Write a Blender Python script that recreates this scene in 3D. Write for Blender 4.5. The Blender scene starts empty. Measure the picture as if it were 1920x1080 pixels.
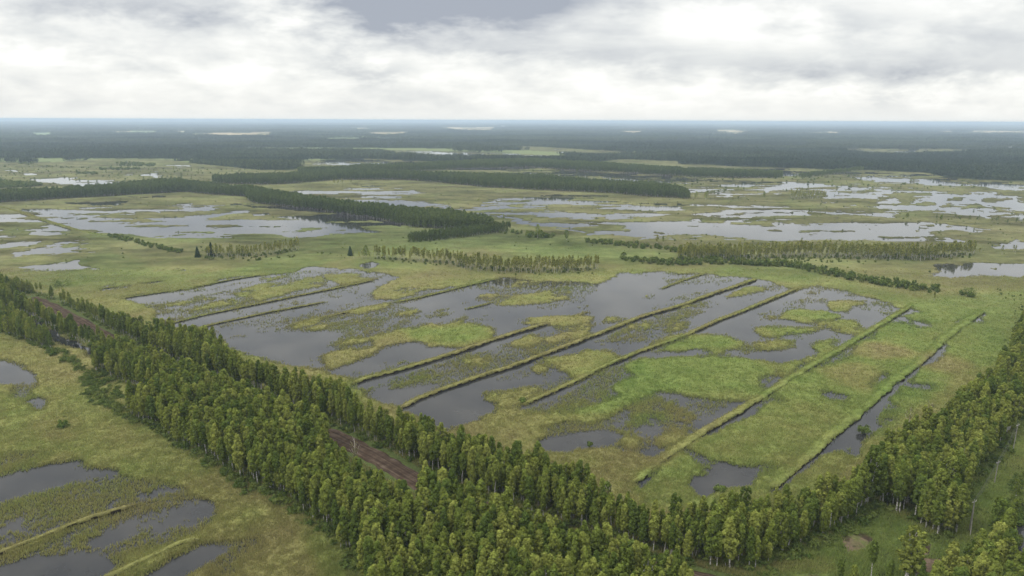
import bpy, math, random
import numpy as np
from mathutils import Matrix, Vector
R = math.radians
rng = np.random.default_rng(7)
C = bpy.context.scene.collection
sc = bpy.context.scene

# ------------------------------------------------------------------ camera
CAMH, PITCH, ROLL, F = 120.0, 13.8, 0.21, 1280.0
cam = bpy.data.objects.new('camera', bpy.data.cameras.new('camera'))
C.objects.link(cam); sc.camera = cam
cam.data.lens = 36 * F / 1920; cam.data.sensor_width = 36
cam.data.clip_start = 1; cam.data.clip_end = 80000
CR = Matrix.Rotation(R(90 - PITCH), 3, 'X') @ Matrix.Rotation(R(ROLL), 3, 'Z')
cam.matrix_world = Matrix.Translation((0, 0, CAMH)) @ CR.to_4x4()
CRn = np.array(CR)

# ------------------------------------------------------------------ world: overcast sky
w = bpy.data.worlds.new('World'); sc.world = w; w.use_nodes = True
nt = w.node_tree; nt.nodes.clear()
SUN = Vector((-0.75, -0.25, 0.95)).normalized()
def N(nt, typ, **kw):
    n = nt.nodes.new(typ)
    for k, v in kw.items(): setattr(n, k, v)
    return n
class G:                                                            # small helper to write shader maths
    def __init__(s, nt): s.nt = nt
    def m(s, op, a, b=0.0, c=0.0, clamp=False):
        n = N(s.nt, 'ShaderNodeMath', operation=op); n.use_clamp = clamp
        for i, v in enumerate((a, b, c)):
            if isinstance(v, (int, float)): n.inputs[i].default_value = v
            else: s.nt.links.new(v, n.inputs[i])
        return n.outputs[0]
    def xyz(s, x, y, z):
        n = N(s.nt, 'ShaderNodeCombineXYZ')
        for i, v in enumerate((x, y, z)):
            if isinstance(v, (int, float)): n.inputs[i].default_value = v
            else: s.nt.links.new(v, n.inputs[i])
        return n.outputs[0]
    def noise(s, vec, scale, detail=4, rough=0.55, dist=0.0):
        n = N(s.nt, 'ShaderNodeTexNoise')
        s.nt.links.new(vec, n.inputs['Vector'])
        n.inputs['Scale'].default_value = scale; n.inputs['Detail'].default_value = detail
        n.inputs['Roughness'].default_value = rough; n.inputs['Distortion'].default_value = dist
        return n.outputs['Fac']
    def ramp(s, fac, stops):
        n = N(s.nt, 'ShaderNodeValToRGB'); e = n.color_ramp.elements
        while len(e) < len(stops): e.new(0.5)
        for q, (p, c) in zip(e, stops): q.position = p; q.color = (*c, 1)
        s.nt.links.new(fac, n.inputs[0]); return n.outputs['Color']
    def mix(s, fac, a, b, blend='MIX'):
        n = N(s.nt, 'ShaderNodeMix', data_type='RGBA', blend_type=blend)
        for sock, v in ((n.inputs[0], fac), (n.inputs[6], a), (n.inputs[7], b)):
            if isinstance(v, (int, float)): sock.default_value = v
            elif isinstance(v, tuple): sock.default_value = (*v, 1)
            else: s.nt.links.new(v, sock)
        return n.outputs[2]
g = G(nt)
def sky_uv(px, py):
    d = CRn @ np.array(((px - 960) / F, -(py - 540) / F, -1.0)); return d[0] / d[1], d[2] / d[1]
sky = N(nt, 'ShaderNodeTexSky', sky_type='NISHITA', sun_disc=False)
sky.sun_elevation = math.asin(SUN.z); sky.sun_rotation = math.atan2(SUN.x, SUN.y)
tc = N(nt, 'ShaderNodeTexCoord'); sp = N(nt, 'ShaderNodeSeparateXYZ'); nt.links.new(tc.outputs['Generated'], sp.inputs[0])
X, Y, Z = sp.outputs
ya = g.m('MAXIMUM', g.m('ABSOLUTE', Y), 0.12)
zc = g.m('MAXIMUM', Z, 0.0)
u = g.m('DIVIDE', X, ya); v = g.m('DIVIDE', zc, ya)
vec = g.xyz(u, g.m('MULTIPLY', v, 2.6), 0.0)
n1 = g.noise(vec, 3.2, 7, 0.55, 0.25); n2 = g.noise(vec, 10.0, 8, 0.58, 0.15)
plane = g.xyz(g.m('DIVIDE', X, g.m('ADD', zc, 0.1)), g.m('DIVIDE', Y, g.m('ADD', zc, 0.1)), 0.0)
n3 = g.noise(plane, 0.55, 6, 0.55, 0.3)
uw = g.m('ADD', u, g.m('MULTIPLY', g.m('SUBTRACT', n2, 0.5), 0.22))
vw = g.m('ADD', v, g.m('MULTIPLY', g.m('SUBTRACT', n1, 0.5), 0.055))
vw = g.m('ADD', vw, g.m('MULTIPLY', g.m('SUBTRACT', n2, 0.5), 0.045))
# (px, py, radius x, radius y, strength): dark cloud bases positive, bright breaks negative
BLOBS = [(830, 20, 200, 52, .82), (1000, -5, 150, 50, .45), (690, 42, 110, 42, .25), (240, 8, 190, 30, .52), (540, -15, 160, 30, .45), (1290, -12, 230, 28, .5),
         (735, 134, 44, 13, .36), (1240, 112, 170, 26, .28), (1660, 124, 300, 28, .34), (1610, 45, 80, 26, .24), (1860, 75, 120, 45, .2),
         (1840, 142, 120, 14, .22), (930, 95, 160, 16, .2), (60, 60, 130, 16, .12),
         (1450, 45, 190, 50, -.06), (1330, 65, 110, 24, -.08), (440, 70, 200, 30, -.2), (330, 150, 260, 30, -.22), (600, 130, 200, 20, -.16), (1750, 5, 170, 30, -.1), (1560, 178, 170, 14, -.2), (60, 110, 130, 16, -.2)]
acc = 0.0
front = g.m('GREATER_THAN', Y, 0.05)
for (px, py, rx, ry, s) in BLOBS:
    cu, cv = sky_uv(px, py); a, b = rx / F, ry / F
    du = g.m('DIVIDE', g.m('SUBTRACT', uw, float(cu)), a); dv = g.m('DIVIDE', g.m('SUBTRACT', vw, float(cv)), b)
    q = g.m('ADD', g.m('MULTIPLY', du, du), g.m('MULTIPLY', dv, dv))
    e = g.m('MULTIPLY', g.m('EXPONENT', g.m('MULTIPLY', q, -1.0)), s)
    acc = g.m('ADD', e, acc)
acc = g.m('MULTIPLY', acc, g.m('MULTIPLY', front, 1.0))
hi = g.m('MULTIPLY', g.m('SUBTRACT', n3, 0.5), g.m('SMOOTH_MIN', g.m('MULTIPLY', zc, 6.0), 1.0, 0.2))
dark = g.m('ADD', acc, g.m('MULTIPLY', g.m('SUBTRACT', n1, 0.5), 1.05))
dark = g.m('ADD', dark, g.m('MULTIPLY', g.m('SUBTRACT', n2, 0.5), 1.15))
dark = g.m('ADD', dark, g.m('MULTIPLY', hi, 2.2))
lowfade = g.m('MULTIPLY', v, 42.0, clamp=True)                      # thin even veil close to the horizon
dark = g.m('ADD', g.m('MULTIPLY', dark, lowfade), 0.225)
ccol = g.ramp(dark, [(0.0, (1.0, 1.0, .97)), (0.2, (.88, .885, .86)), (0.40, (.76, .775, .77)), (0.65, (.62, .64, .66)), (1.0, (.38, .41, .47))])
zen = g.m('ADD', 1.0, g.m('MULTIPLY', g.m('SUBTRACT', g.m('MULTIPLY', zc, 2.4), 1.1, clamp=True), 1.35))
bgc = N(nt, 'ShaderNodeBackground'); nt.links.new(ccol, bgc.inputs[0]); nt.links.new(zen, bgc.inputs[1])
bgs = N(nt, 'ShaderNodeBackground'); nt.links.new(sky.outputs[0], bgs.inputs[0]); bgs.inputs[1].default_value = 0.1
mx = N(nt, 'ShaderNodeMixShader'); mx.inputs[0].default_value = 0.93
nt.links.new(bgs.outputs[0], mx.inputs[1]); nt.links.new(bgc.outputs[0], mx.inputs[2])
wo = N(nt, 'ShaderNodeOutputWorld'); nt.links.new(mx.outputs[0], wo.inputs[0])

sun = bpy.data.objects.new('sun', bpy.data.lights.new('sun', 'SUN')); C.objects.link(sun)
sun.data.energy = 1.5; sun.data.angle = R(10); sun.data.color = (1, .96, .9)
sun.rotation_euler = SUN.to_track_quat('Z', 'Y').to_euler()

vs = sc.view_settings; vs.view_transform = 'Standard'; vs.look = 'None'; vs.exposure = 0.14; vs.gamma = 1; vs.use_curve_mapping = False
sc.render.engine = 'CYCLES'
sc.cycles.max_bounces = 5; sc.cycles.diffuse_bounces = 2; sc.cycles.transmission_bounces = 3; sc.cycles.volume_bounces = 1
sc.cycles.use_adaptive_sampling = True; sc.cycles.use_denoising = True

# ------------------------------------------------------------------ ground <-> photograph mapping (one fixed survey of the marsh)
def at(px, py):
    """ground point (z = 0) seen at a pixel"""
    px = np.asarray(px, float); py = np.asarray(py, float)
    a = (px - 960) / F; b = -(py - 540) / F
    dx = CRn[0, 0] * a + CRn[0, 1] * b - CRn[0, 2]; dy = CRn[1, 0] * a + CRn[1, 1] * b - CRn[1, 2]; dz = CRn[2, 0] * a + CRn[2, 1] * b - CRn[2, 2]
    t = -CAMH / np.minimum(dz, -1e-4)
    return dx * t, dy * t
def pix(x, y, z=0.0):
    d = (x, y, z - CAMH)
    c0 = CRn[0, 0] * d[0] + CRn[1, 0] * d[1] + CRn[2, 0] * d[2]
    c1 = CRn[0, 1] * d[0] + CRn[1, 1] * d[1] + CRn[2, 1] * d[2]
    c2 = CRn[0, 2] * d[0] + CRn[1, 2] * d[1] + CRn[2, 2] * d[2]
    c2 = np.minimum(c2, -1.0)
    return 960 + F * c0 / -c2, 540 - F * c1 / -c2

def h2(i, j, s):
    n = (i.astype(np.int64) * 374761393 + j.astype(np.int64) * 668265263 + s * 1442695041) & 0x7fffffff
    n = ((n ^ (n >> 13)) * 1274126177) & 0x7fffffff
    return ((n ^ (n >> 16)) & 0xffffff) / 0xffffff
def vn(x, y, s):
    i = np.floor(x); j = np.floor(y); fx = x - i; fy = y - j
    fx = fx * fx * (3 - 2 * fx); fy = fy * fy * (3 - 2 * fy)
    a = h2(i, j, s); b = h2(i + 1, j, s); c = h2(i, j + 1, s); d = h2(i + 1, j + 1, s)
    return (a + (b - a) * fx) * (1 - fy) + (c + (d - c) * fx) * fy
def fbm(x, y, scale, s, o=3):
    r = 0; a = .5; t = 0
    x = np.asarray(x, float) / scale; y = np.asarray(y, float) / scale
    for k in range(o):
        r = r + a * vn(x + 17.3 * k, y - 9.1 * k, s + k); t += a; a *= .5
        x, y = (x * .8 - y * .6) * 2, (x * .6 + y * .8) * 2
    return r / t - .5
# direction of the dikes, used to stretch the vegetation pattern along them
_p, _q = at(1190, 905), at(1710, 573); DA = math.atan2(_q[1] - _p[1], _q[0] - _p[0])
def along(x, y): return x * math.cos(DA) + y * math.sin(DA), -x * math.sin(DA) + y * math.cos(DA)

# ------------------------------------------------------------------ survey rasters
X0, X1, Y0, Y1, SY = -420, 2340, 222, 1320, 2
RW, RH = X1 - X0, (Y1 - Y0) * SY
def raster(v): return np.full((RH, RW), v, np.float32)
def paint(A, pts, val):
    P = np.array(pts, float); xs = P[:, 0] - X0; ys = (P[:, 1] - Y0) * SY
    x0, x1 = int(max(xs.min(), 0)), int(min(xs.max() + 2, RW)); y0, y1 = int(max(ys.min(), 0)), int(min(ys.max() + 2, RH))
    if x1 <= x0 or y1 <= y0: return
    gx = np.arange(x0, x1) + .5; gy = (np.arange(y0, y1) + .5)[:, None]
    ins = np.zeros((y1 - y0, x1 - x0), bool)
    n = len(P)
    for i in range(n):
        ax, ay, bx, by = xs[i], ys[i], xs[(i + 1) % n], ys[(i + 1) % n]
        if ay == by: continue
        cond = (ay > gy) != (by > gy)
        ins ^= cond & (gx[None, :] < (bx - ax) * (gy - ay) / (by - ay) + ax)
    A[y0:y1, x0:x1][ins] = val
def blur(A, ky, kx):
    for ax, k in ((0, ky), (1, kx)):
        for _ in range(2):
            n = 2 * k + 1
            pad = [(0, 0), (0, 0)]; pad[ax] = (k + 1, k)
            c = np.cumsum(np.pad(A, pad, mode='edge'), axis=ax, dtype=np.float64)
            A = ((np.take(c, range(n, c.shape[ax]), ax) - np.take(c, range(0, c.shape[ax] - n), ax)) / n).astype(np.float32)
    return A
def samp(A, px, py):
    x = np.clip(px - X0 - .5, 0, RW - 1.01); y = np.clip((py - Y0) * SY - .5, 0, RH - 1.01)
    i = x.astype(int); j = y.astype(int); fx = x - i; fy = y - j
    return (A[j, i] * (1 - fx) + A[j, i + 1] * fx) * (1 - fy) + (A[j + 1, i] * (1 - fx) + A[j + 1, i + 1] * fx) * fy

V = raster(1.0)                 # vegetation cover: 0 open water, .5 reeds standing in water, 1 closed
WATER = [
 # marsh on the near left
 (.12, [(-400,660),(0,680),(30,690),(57,715),(60,735),(40,745),(0,727),(-400,740)]), (.47, [(50,730),(90,745),(95,775),(60,765),(35,745)]),
 (.35, [(-400,835),(0,843),(60,848),(110,845),(80,865),(50,880),(0,893),(-400,890)]),
 (.12, [(-400,890),(0,893),(40,883),(100,867),(147,860),(150,873),(213,883),(217,897),(180,900),(130,905),(100,920),(60,935),(0,950),(-400,960)]),
 (.20, [(-400,960),(0,950),(60,935),(100,920),(130,905),(217,897),(270,900),(340,905),(400,935),(420,960),(400,985),(340,1000),(240,1000),(200,960),(100,990),(0,1035),(-400,1090)]),
 (.37, [(-400,1080),(0,1040),(60,1015),(200,962),(260,985),(250,1040),(200,1030),(130,1020),(60,1025),(0,1046),(-400,1110)]),
 (.08, [(-400,1110),(0,1045),(60,1028),(130,1020),(150,1030),(200,1028),(215,1040),(240,1055),(215,1080),(160,1120),(0,1200),(-400,1300)]),
 (.34, [(215,1010),(290,990),(340,975),(390,985),(375,1003),(300,1032),(230,1050),(200,1030)]),
 (.10, [(370,1018),(430,1020),(420,1040),(395,1060),(350,1080),(300,1200),(200,1300),(0,1300),(230,1090),(300,1055)]),
 (.42, [(430,1020),(500,1010),(520,1050),(450,1080),(400,1150),(350,1150),(400,1060)]),
 # left of the main basin
 (.15, [(53,500),(147,488),(160,498),(180,505),(93,510)]), (.2, [(20,480),(40,467),(83,457),(133,447),(187,447),(150,462),(117,477),(50,483)]),
 (.2, [(-60,457),(0,455),(33,448),(110,445),(60,456),(0,462)]), (.15, [(60,430),(117,427),(147,433),(77,436)]), (.15, [(-50,430),(63,427),(50,432),(0,434)]),
 (.2, [(-60,408),(40,403),(93,417),(47,421),(0,421)]), (.3,[(-80,440),(0,440),(40,438),(10,444)]),
 (.30, [(43,393),(80,397),(180,397),(182,407),(213,408),(180,413),(187,423),(230,430),(247,433),(300,427),(333,415),(393,417),(443,412),(500,418),(533,410),(583,407),(610,410),(640,413),(673,417),(710,430),(690,437),(640,443),(583,450),(520,443),(467,440),(400,445),(333,442),(283,445),(247,438),(187,433),(147,430),(100,417),(67,407)]),
 (.05, [(280,410),(447,396),(450,400),(353,411),(290,414)]), (.05, [(187,397),(260,394.5),(257,400),(200,400)]), (.1, [(280,395),(300,393),(300,398)]),
 (.25, [(283,385),(337,382),(333,390)]), (.05, [(327,393),(353,388),(400,386),(353,395)]), (.05, [(460,402),(510,400.5),(467,408)]),
 (.25, [(400,382),(470,385),(560,392),(600,399),(560,397),(470,388)]), (.3,[(160,388),(230,384),(225,387),(170,392)]), (.3,[(270,368),(292,366),(290,371),(272,371)]),
 # main basin
 (.25, [(180,532),(247,520),(300,525),(277,533),(213,542),(187,543)]), (.3,[(320,505),(345,502),(340,514),(322,512)]),
 (.14, [(213,562),(300,545),(430,522),(520,515),(580,503),(650,505),(720,510),(760,520),(850,522),(930,523),(1000,525),(1120,530),(1160,514),(1200,512),(1280,515),(1340,515),(1420,523),(1487,540),(1530,533),(1580,542),(1650,562),(1688,568),(1690,580),(1665,602),(1600,640),(1560,660),(1500,700),(1440,740),(1380,775),(1290,835),(1230,862),(1180,870),(1120,855),(1050,845),(990,835),(940,810),(900,815),(850,815),(800,800),(765,775),(690,745),(670,720),(620,700),(560,685),(500,675),(430,650),(400,630),(330,612),(290,600),(290,585),(260,575)]),
 (.15, [(1670,597),(1713,573),(1747,587),(1693,593),(1760,607),(1740,614),(1680,603)]), (.3, [(1540,680),(1580,657),(1593,667),(1563,683)]),
 (.3, [(1630,730),(1673,700),(1680,712),(1640,736)]), (.2, [(1540,733),(1567,728),(1600,743),(1592,752),(1550,745)]), (.25, [(1437,742),(1480,747),(1472,758),(1447,752)]),
 (.2, [(1485,768),(1502,777),(1497,785)]), (.3,[(1275,860),(1300,845),(1320,838),(1300,855)]), (.3,[(1615,675),(1640,682),(1635,686)]),
 (.2, [(1290,850),(1310,850),(1347,867),(1397,877),(1420,867),(1467,873),(1473,887),(1423,900),(1413,923),(1363,925),(1320,940),(1297,935),(1290,910),(1330,907),(1310,880)]),
 (.03, [(1800,620),(1836,590),(1838,600),(1872,607),(1813,613)]),
 (.2, [(1500,885),(1560,838),(1620,783),(1670,733),(1720,693),(1760,657),(1803,615),(1806,622),(1762,667),(1706,718),(1760,720),(1757,732),(1695,728),(1672,750),(1690,765),(1683,793),(1647,807),(1612,860),(1585,850),(1545,858)]),
 (.05, [(1730,520),(1757,513),(1760,502),(1830,497),(1897,498),(1960,500),(1960,522),(1897,523),(1830,517),(1780,523)]),
 (.3,[(1455,905),(1480,918),(1478,935),(1462,932)]),
 # lakes of the middle distance
 (.2, [(600,352),(640,352),(680,355),(750,358),(770,362),(850,366),(900,375),(940,373),(1000,370),(1040,366),(1093,367),(1130,371),(1170,373),(1230,380),(1300,388),(1370,390),(1430,393),(1495,400),(1500,410),(1480,418),(1510,423),(1550,405),(1555,408),(1530,418),(1570,420),(1590,412),(1620,415),(1625,425),(1680,418),(1740,416),(1800,422),(1850,430),(1870,435),(1855,445),(1830,450),(1880,455),(1920,448),(1960,450),(1960,465),(1880,463),(1820,457),(1760,453),(1700,452),(1640,451),(1600,450),(1520,448),(1490,440),(1440,448),(1380,446),(1340,444),(1280,447),(1210,450),(1180,445),(1110,440),(1095,437),(1050,432),(1010,425),(950,418),(930,410),(880,405),(830,398),(790,393),(740,388),(700,382),(640,375),(600,365),(560,358)]),
 (.05, [(1433,353),(1467,343),(1513,345),(1580,348),(1630,353),(1680,357),(1767,358),(1793,360),(1800,367),(1827,360),(1870,362),(1907,370),(1913,380),(1960,385),(1960,400),(1873,387),(1860,400),(1833,407),(1800,400),(1780,397),(1723,395),(1680,400),(1663,387),(1640,380),(1647,373),(1547,373),(1553,360),(1493,353),(1447,363)]),
 (.1, [(1570,328),(1597,324),(1633,327),(1713,330),(1763,338),(1793,348),(1747,347),(1713,342),(1673,343),(1640,337),(1600,333)]),
 (.1, [(1810,345),(1873,343),(1913,348),(1990,352),(1990,357),(1853,353)]), (.1, [(1240,334),(1350,335),(1353,338),(1307,343),(1240,343)]),
 (.2, [(1380,343),(1440,340.5),(1430,346),(1390,348)]), (.1, [(1293,357),(1360,354),(1330,360),(1300,362)]), (.1, [(1350,362),(1400,366),(1380,368)]),
 (.1, [(1390,385),(1447,387.5),(1440,391),(1400,389)]), (.1, [(1547,380.5),(1620,382),(1610,386),(1550,384)]), (.1, [(1540,398),(1600,400.5),(1670,402),(1668,406),(1600,404)]),
 (.1, [(1890,410),(1930,395),(1960,400),(1950,412)]),
 (.15, [(960,323),(1007,322),(1063,320),(1140,325),(1227,330),(1280,333),(1280,343),(1240,342),(1140,338),(1087,331),(1000,328)]),
 (.05, [(1403,315),(1447,319),(1493,324),(1520,327),(1480,331),(1460,324),(1420,319)]),
 (.12, [(570,303),(640,300),(683,300),(767,302),(827,307),(773,309),(687,310.5),(640,309)]),
 (.2, [(770,285),(813,283),(883,288),(957,292),(1003,295),(990,297.5),(890,296),(840,294),(797,292)]),
 (.0, [(1013,283.7),(1067,285),(1060,287)]), (.0, [(1577,280.6),(1627,283),(1625,285),(1580,283)]), (.0, [(1680,283),(1714,283),(1712,286.5),(1680,286)]), (0,[(1072,288),(1095,289),(1093,290)]),
 (0, [(87,335),(127,332),(167,340),(120,344),(93,341)]), (0, [(133,347),(187,343),(235,342),(220,346),(143,350)]), (.1, [(267,328),(290,324),(313,327),(283,333)]), (.1,[(238,329),(258,326),(256,329)]),
 (0, [(313,309.5),(355,310),(350,312.5),(320,312)]), (.0, [(55,325.5),(76,325.5),(73,328),(57,328)]), (0, [(3,319.5),(28,320),(25,322)]),
]
for val, p in WATER: paint(V, p, val)
GREEN = [
 (.95, [(693,633),(780,613),(900,610),(930,620),(927,640),(870,655),(810,650),(770,640),(740,645),(697,652)]), (.8, [(600,672),(640,655),(700,648),(715,660),(667,678),(620,692)]),
 (.7, [(740,642),(790,637),(800,642),(760,648)]), (.75, [(837,607),(880,588),(889,597),(853,611)]), (.47, [(640,595),(740,573),(840,576),(850,592),(760,605),(640,608)]), (.44, [(540,610),(583,598),(650,590),(650,610),(560,625)]),
 (.75, [(883,557),(940,548),(1007,550),(1067,545),(1067,560),(1007,569),(960,571),(907,562)]), (.43, [(930,525),(1120,532),(1100,545),(1000,548),(940,545)]),
 (.95, [(990,597),(1107,592),(1118,607),(1073,614),(1023,614),(983,604)]), (.95, [(1156,571),(1173,557),(1207,552),(1212,562),(1187,569),(1160,574)]), (.9, [(1127,575),(1147,572),(1148,581),(1130,582)]),
 (.65, [(1140,593),(1187,594),(1180,607),(1140,606)]), (.95, [(968,641),(993,629),(1010,630),(1021,643),(1000,653),(977,653)]), (.8, [(1020,641),(1067,622),(1107,612),(1115,627),(1090,635),(1040,649)]),
 (.9, [(1023,673),(1053,667),(1107,653),(1160,662),(1163,682),(1107,708),(1073,708),(1063,693),(1050,687),(1027,680)]), (1, [(995,689),(1018,680),(1032,689),(1012,697)]),
 (.53, [(800,697),(847,703),(840,722),(733,733),(727,713),(783,700)]), (.55, [(880,665),(925,655),(935,675),(905,690),(880,680)]),
 (.62, [(887,735),(973,725),(1087,747),(1090,767),(1023,775),(973,765),(913,755),(890,748)]), (.9, [(850,815),(880,795),(940,767),(993,767),(1073,773),(1070,787),(980,800),(1017,810),(1000,822),(1020,842),(960,840),(900,825)]),
 (.55, [(1010,770),(1080,765),(1150,740),(1200,750),(1100,790),(1030,790)]),
 (1, [(1073,777),(1120,760),(1160,747),(1153,720),(1207,710),(1175,692),(1185,675),(1280,668),(1390,668),(1435,680),(1445,695),(1428,715),(1440,730),(1425,745),(1390,747),(1340,748),(1280,742),(1240,735),(1180,752),(1140,777),(1100,788)]),
 (1, [(1175,788),(1207,773),(1250,773),(1254,787),(1227,804),(1207,815),(1178,805)]),
 (.44, [(1150,755),(1250,745),(1300,780),(1290,830),(1240,845),(1180,850),(1150,820),(1180,770)]), (.44, [(1120,800),(1175,800),(1180,830),(1140,835)]), (1, [(1165,822),(1190,818),(1195,828),(1170,833)]),
 (.95, [(1000,850),(1093,838),(1150,842),(1207,853),(1230,870),(1190,920),(1000,900)]),
 (1, [(1465,597),(1480,583),(1547,582),(1582,590),(1573,602),(1493,602)]), (.92, [(1411,613),(1467,607),(1528,620),(1528,626),(1467,629),(1493,642),(1453,638),(1417,624)]),
 (1, [(1275,630),(1360,628),(1392,643),(1347,661),(1280,655),(1230,660),(1220,645)]), (.5, [(1375,650),(1467,632),(1500,640),(1480,656),(1400,668)]), (.5, [(1395,600),(1460,590),(1470,610),(1410,612)]),
 (.9, [(1553,577),(1580,560),(1632,563),(1635,574),(1593,574),(1599,588),(1567,585)]), (.85, [(1530,613),(1580,602),(1630,606),(1610,625),(1560,627)]),
 (.85, [(1527,645),(1575,635),(1555,675),(1513,677),(1480,710),(1440,708),(1403,680),(1420,672),(1470,678),(1520,670)]),
 (.85, [(1345,550),(1367,540),(1400,534),(1432,540),(1400,552),(1360,560)]), (.52, [(1280,577),(1333,573),(1345,592),(1300,598)]), (.8, [(1378,522),(1410,524),(1385,533)]), (.46,[(1240,600),(1300,590),(1330,610),(1250,625)]), (.5,[(1150,620),(1210,600),(1225,620),(1160,645)]),
 (.8, [(423,553),(500,533),(600,520),(617,527),(567,547),(483,562)]), (.56, [(287,573),(400,557),(467,560),(400,577),(300,588)]), (.95, [(200,556),(300,535),(430,520),(365,539),(300,550)]), (.5,[(470,525),(520,518),(540,525),(490,533)]),
 (.88, [(690,537),(760,515),(850,512),(932,523),(860,535),(800,546),(745,562),(700,560)]), (.85, [(640,585),(683,577),(730,570),(735,578),(673,592)]), (.5,[(590,640),(640,620),(700,640),(640,655)]),
 (.9, [(600,515),(660,508),(700,525),(640,532)]), (1,[(553,523),(570,521),(572,526),(556,527)]),
 (1, [(1602,801),(1620,791),(1634,805),(1625,821),(1605,821)]), (.46, [(1620,765),(1670,755),(1680,780),(1640,790)]), (.5,[(1570,830),(1610,820),(1605,850),(1575,852)]),
 (1,[(1335,915),(1350,910),(1365,915),(1362,922),(1342,925)]), (.5,[(1375,885),(1440,885),(1430,905),(1390,900)]),
 (.8, [(200,525),(250,520),(255,532),(215,538)]), (.6, [(1675,600),(1700,598),(1720,605),(1700,608)]),
 # left lake
 (.9, [(213,412),(247,411),(330,413),(340,418),(300,428),(240,430),(190,424),(180,416)]), (1,[(128,414),(140,410.5),(148,413),(140,416)]), (1,[(147,417),(157,415),(157,420),(149,421)]), (1,[(164,410),(171,408),(172,412),(166,412.5)]),
 (.9, [(337,442),(360,439),(395,440),(390,445),(350,446)]), (.6,[(510,418),(530,416),(528,420)]), (.9,[(253,405),(330,398),(380,398),(300,404)]), (.9,[(420,408),(445,405),(440,411)]),
 (1, [(30,393),(60,398),(100,415),(147,430),(193,442),(180,448),(130,433),(90,422),(40,405),(0,392)]),
 # islands of the middle lake
 (.95, [(763,367),(850,365),(900,373),(930,377),(793,383),(767,374)]), (.9,[(640,362),(700,366),(740,372),(690,371),(640,367)]), (.9,[(560,352),(640,345),(760,350),(800,358),(760,361),(680,357),(600,356)]), (.6,[(830,385),(900,380),(905,386),(840,391)]),
 (.95, [(1033,388),(1060,382),(1083,390),(1117,383),(1133,390),(1107,398),(1070,399),(1040,393)]), (.95, [(950,392.5),(983,384.5),(1000,388),(993,393)]), (.6,[(940,388),(955,386),(960,389)]),
 (.95, [(948,420),(990,414),(1057,404),(1062,410),(1020,417),(990,425)]), (.95, [(1060,421),(1090,410),(1097,415),(1070,422)]), (.9,[(955,405),(975,402),(978,408),(960,409)]), (.9,[(995,411),(1010,405),(1025,409),(1005,413)]),
 (1, [(1080,430),(1123,418),(1207,411),(1222,415),(1200,421),(1147,432),(1110,434)]), (1, [(1130,443.5),(1180,432.5),(1184,434),(1143,445)]), (1, [(1236,438),(1243,434.5),(1250,437),(1247,441)]),
 (1, [(1209,397.5),(1227,395),(1226,401),(1213,401)]), (1, [(1237,397),(1260,392),(1300,389),(1355,393),(1358,401),(1320,402),(1280,409),(1250,408)]), (1, [(1319,413.5),(1343,407.5),(1366,415),(1357,420.5),(1333,419)]),
 (1, [(1383,402),(1400,399.5),(1403,403),(1388,405.5)]), (1, [(1410,418),(1425,414.5),(1432,421),(1413,422)]), (1, [(1410,433),(1435,427.5),(1442,434),(1425,436.5)]), (1, [(1458,428),(1493,426),(1524,429),(1500,437),(1470,437)]),
 (1, [(1482,415),(1490,409.5),(1513,413),(1510,418.5),(1487,419)]), (1, [(1513,418),(1560,406),(1673,406),(1682,417),(1630,431),(1623,423),(1600,420),(1580,413),(1540,426)]), (1, [(1568,420.5),(1597,421),(1590,425)]),
 (1, [(1638,438.5),(1667,434.5),(1708,448),(1680,451),(1657,443)]), (1, [(1810,447),(1827,441.5),(1868,447),(1860,461),(1827,461)]), (1, [(1805,433.5),(1830,431.5),(1834,440),(1813,443)]), (.9, [(1150,372),(1280,374),(1335,385),(1300,389),(1220,382),(1170,378)]),
 (1,[(1460,402),(1470,400.5),(1470,404)]), (1,[(1130,392),(1150,389),(1165,393),(1145,396)]), (1,[(1120,409),(1140,407),(1142,411),(1124,413)]), (1,[(1160,400),(1175,399),(1174,402)]),
 # islands of the upper right lakes
 (1, [(1653,363),(1730,361),(1752,367),(1713,374),(1687,373)]), (1, [(1777,376),(1800,367),(1822,369),(1810,378)]), (1, [(1725,378.5),(1757,377),(1752,384),(1731,384)]), (1, [(1720,397),(1757,395),(1755,401),(1725,401)]),
 (1, [(1815,384),(1843,381),(1849,387),(1823,389)]), (1, [(1843,398),(1900,394.5),(1892,408),(1850,406)]), (1, [(1855,372),(1897,372),(1892,378),(1850,378.5)]), (1,[(1578,361.5),(1605,360),(1607,363)]), (1,[(1612,361),(1650,362.5),(1648,365)]), (1,[(1536,352),(1562,350),(1562,355)]),
 (1,[(1650,371),(1672,369),(1672,374),(1655,375)]), (1,[(1685,376),(1710,374),(1712,379),(1690,379)]), (.9,[(1670,395),(1700,392),(1712,396),(1690,399)]), (1,[(1840,378),(1880,377),(1878,380)]), (1,[(1625,357),(1640,355.5),(1641,358)]), (1,[(1868,508),(1878,503),(1888,507),(1880,515)]),
 (1,[(1290,338),(1330,337),(1350,339.5),(1320,341)]), (.7,[(640,304),(700,303),(720,306),(660,307)]), (.7,[(1100,330),(1150,329),(1160,332),(1110,333)]), (.7,[(1200,333),(1260,335),(1250,338)]),
]
for val, p in GREEN: paint(V, p, val)
for x0, y0, x1, y1, wd in ((1745,362,1660,395,2.5), (1880,362,1800,400,3), (1795,372,1760,395,2.5), (1700,340,1740,332,2), (1300,390,1430,394,3), (1490,357,1560,350,2)):   # thin strips that divide the far lakes
    n = np.hypot(x1 - x0, y1 - y0); ox, oy = -(y1 - y0) / n * wd / 2, (x1 - x0) / n * wd / 2
    paint(V, [(x0 + ox, y0 + oy), (x1 + ox, y1 + oy), (x1 - ox, y1 - oy), (x0 - ox, y0 - oy)], .8)
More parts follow.
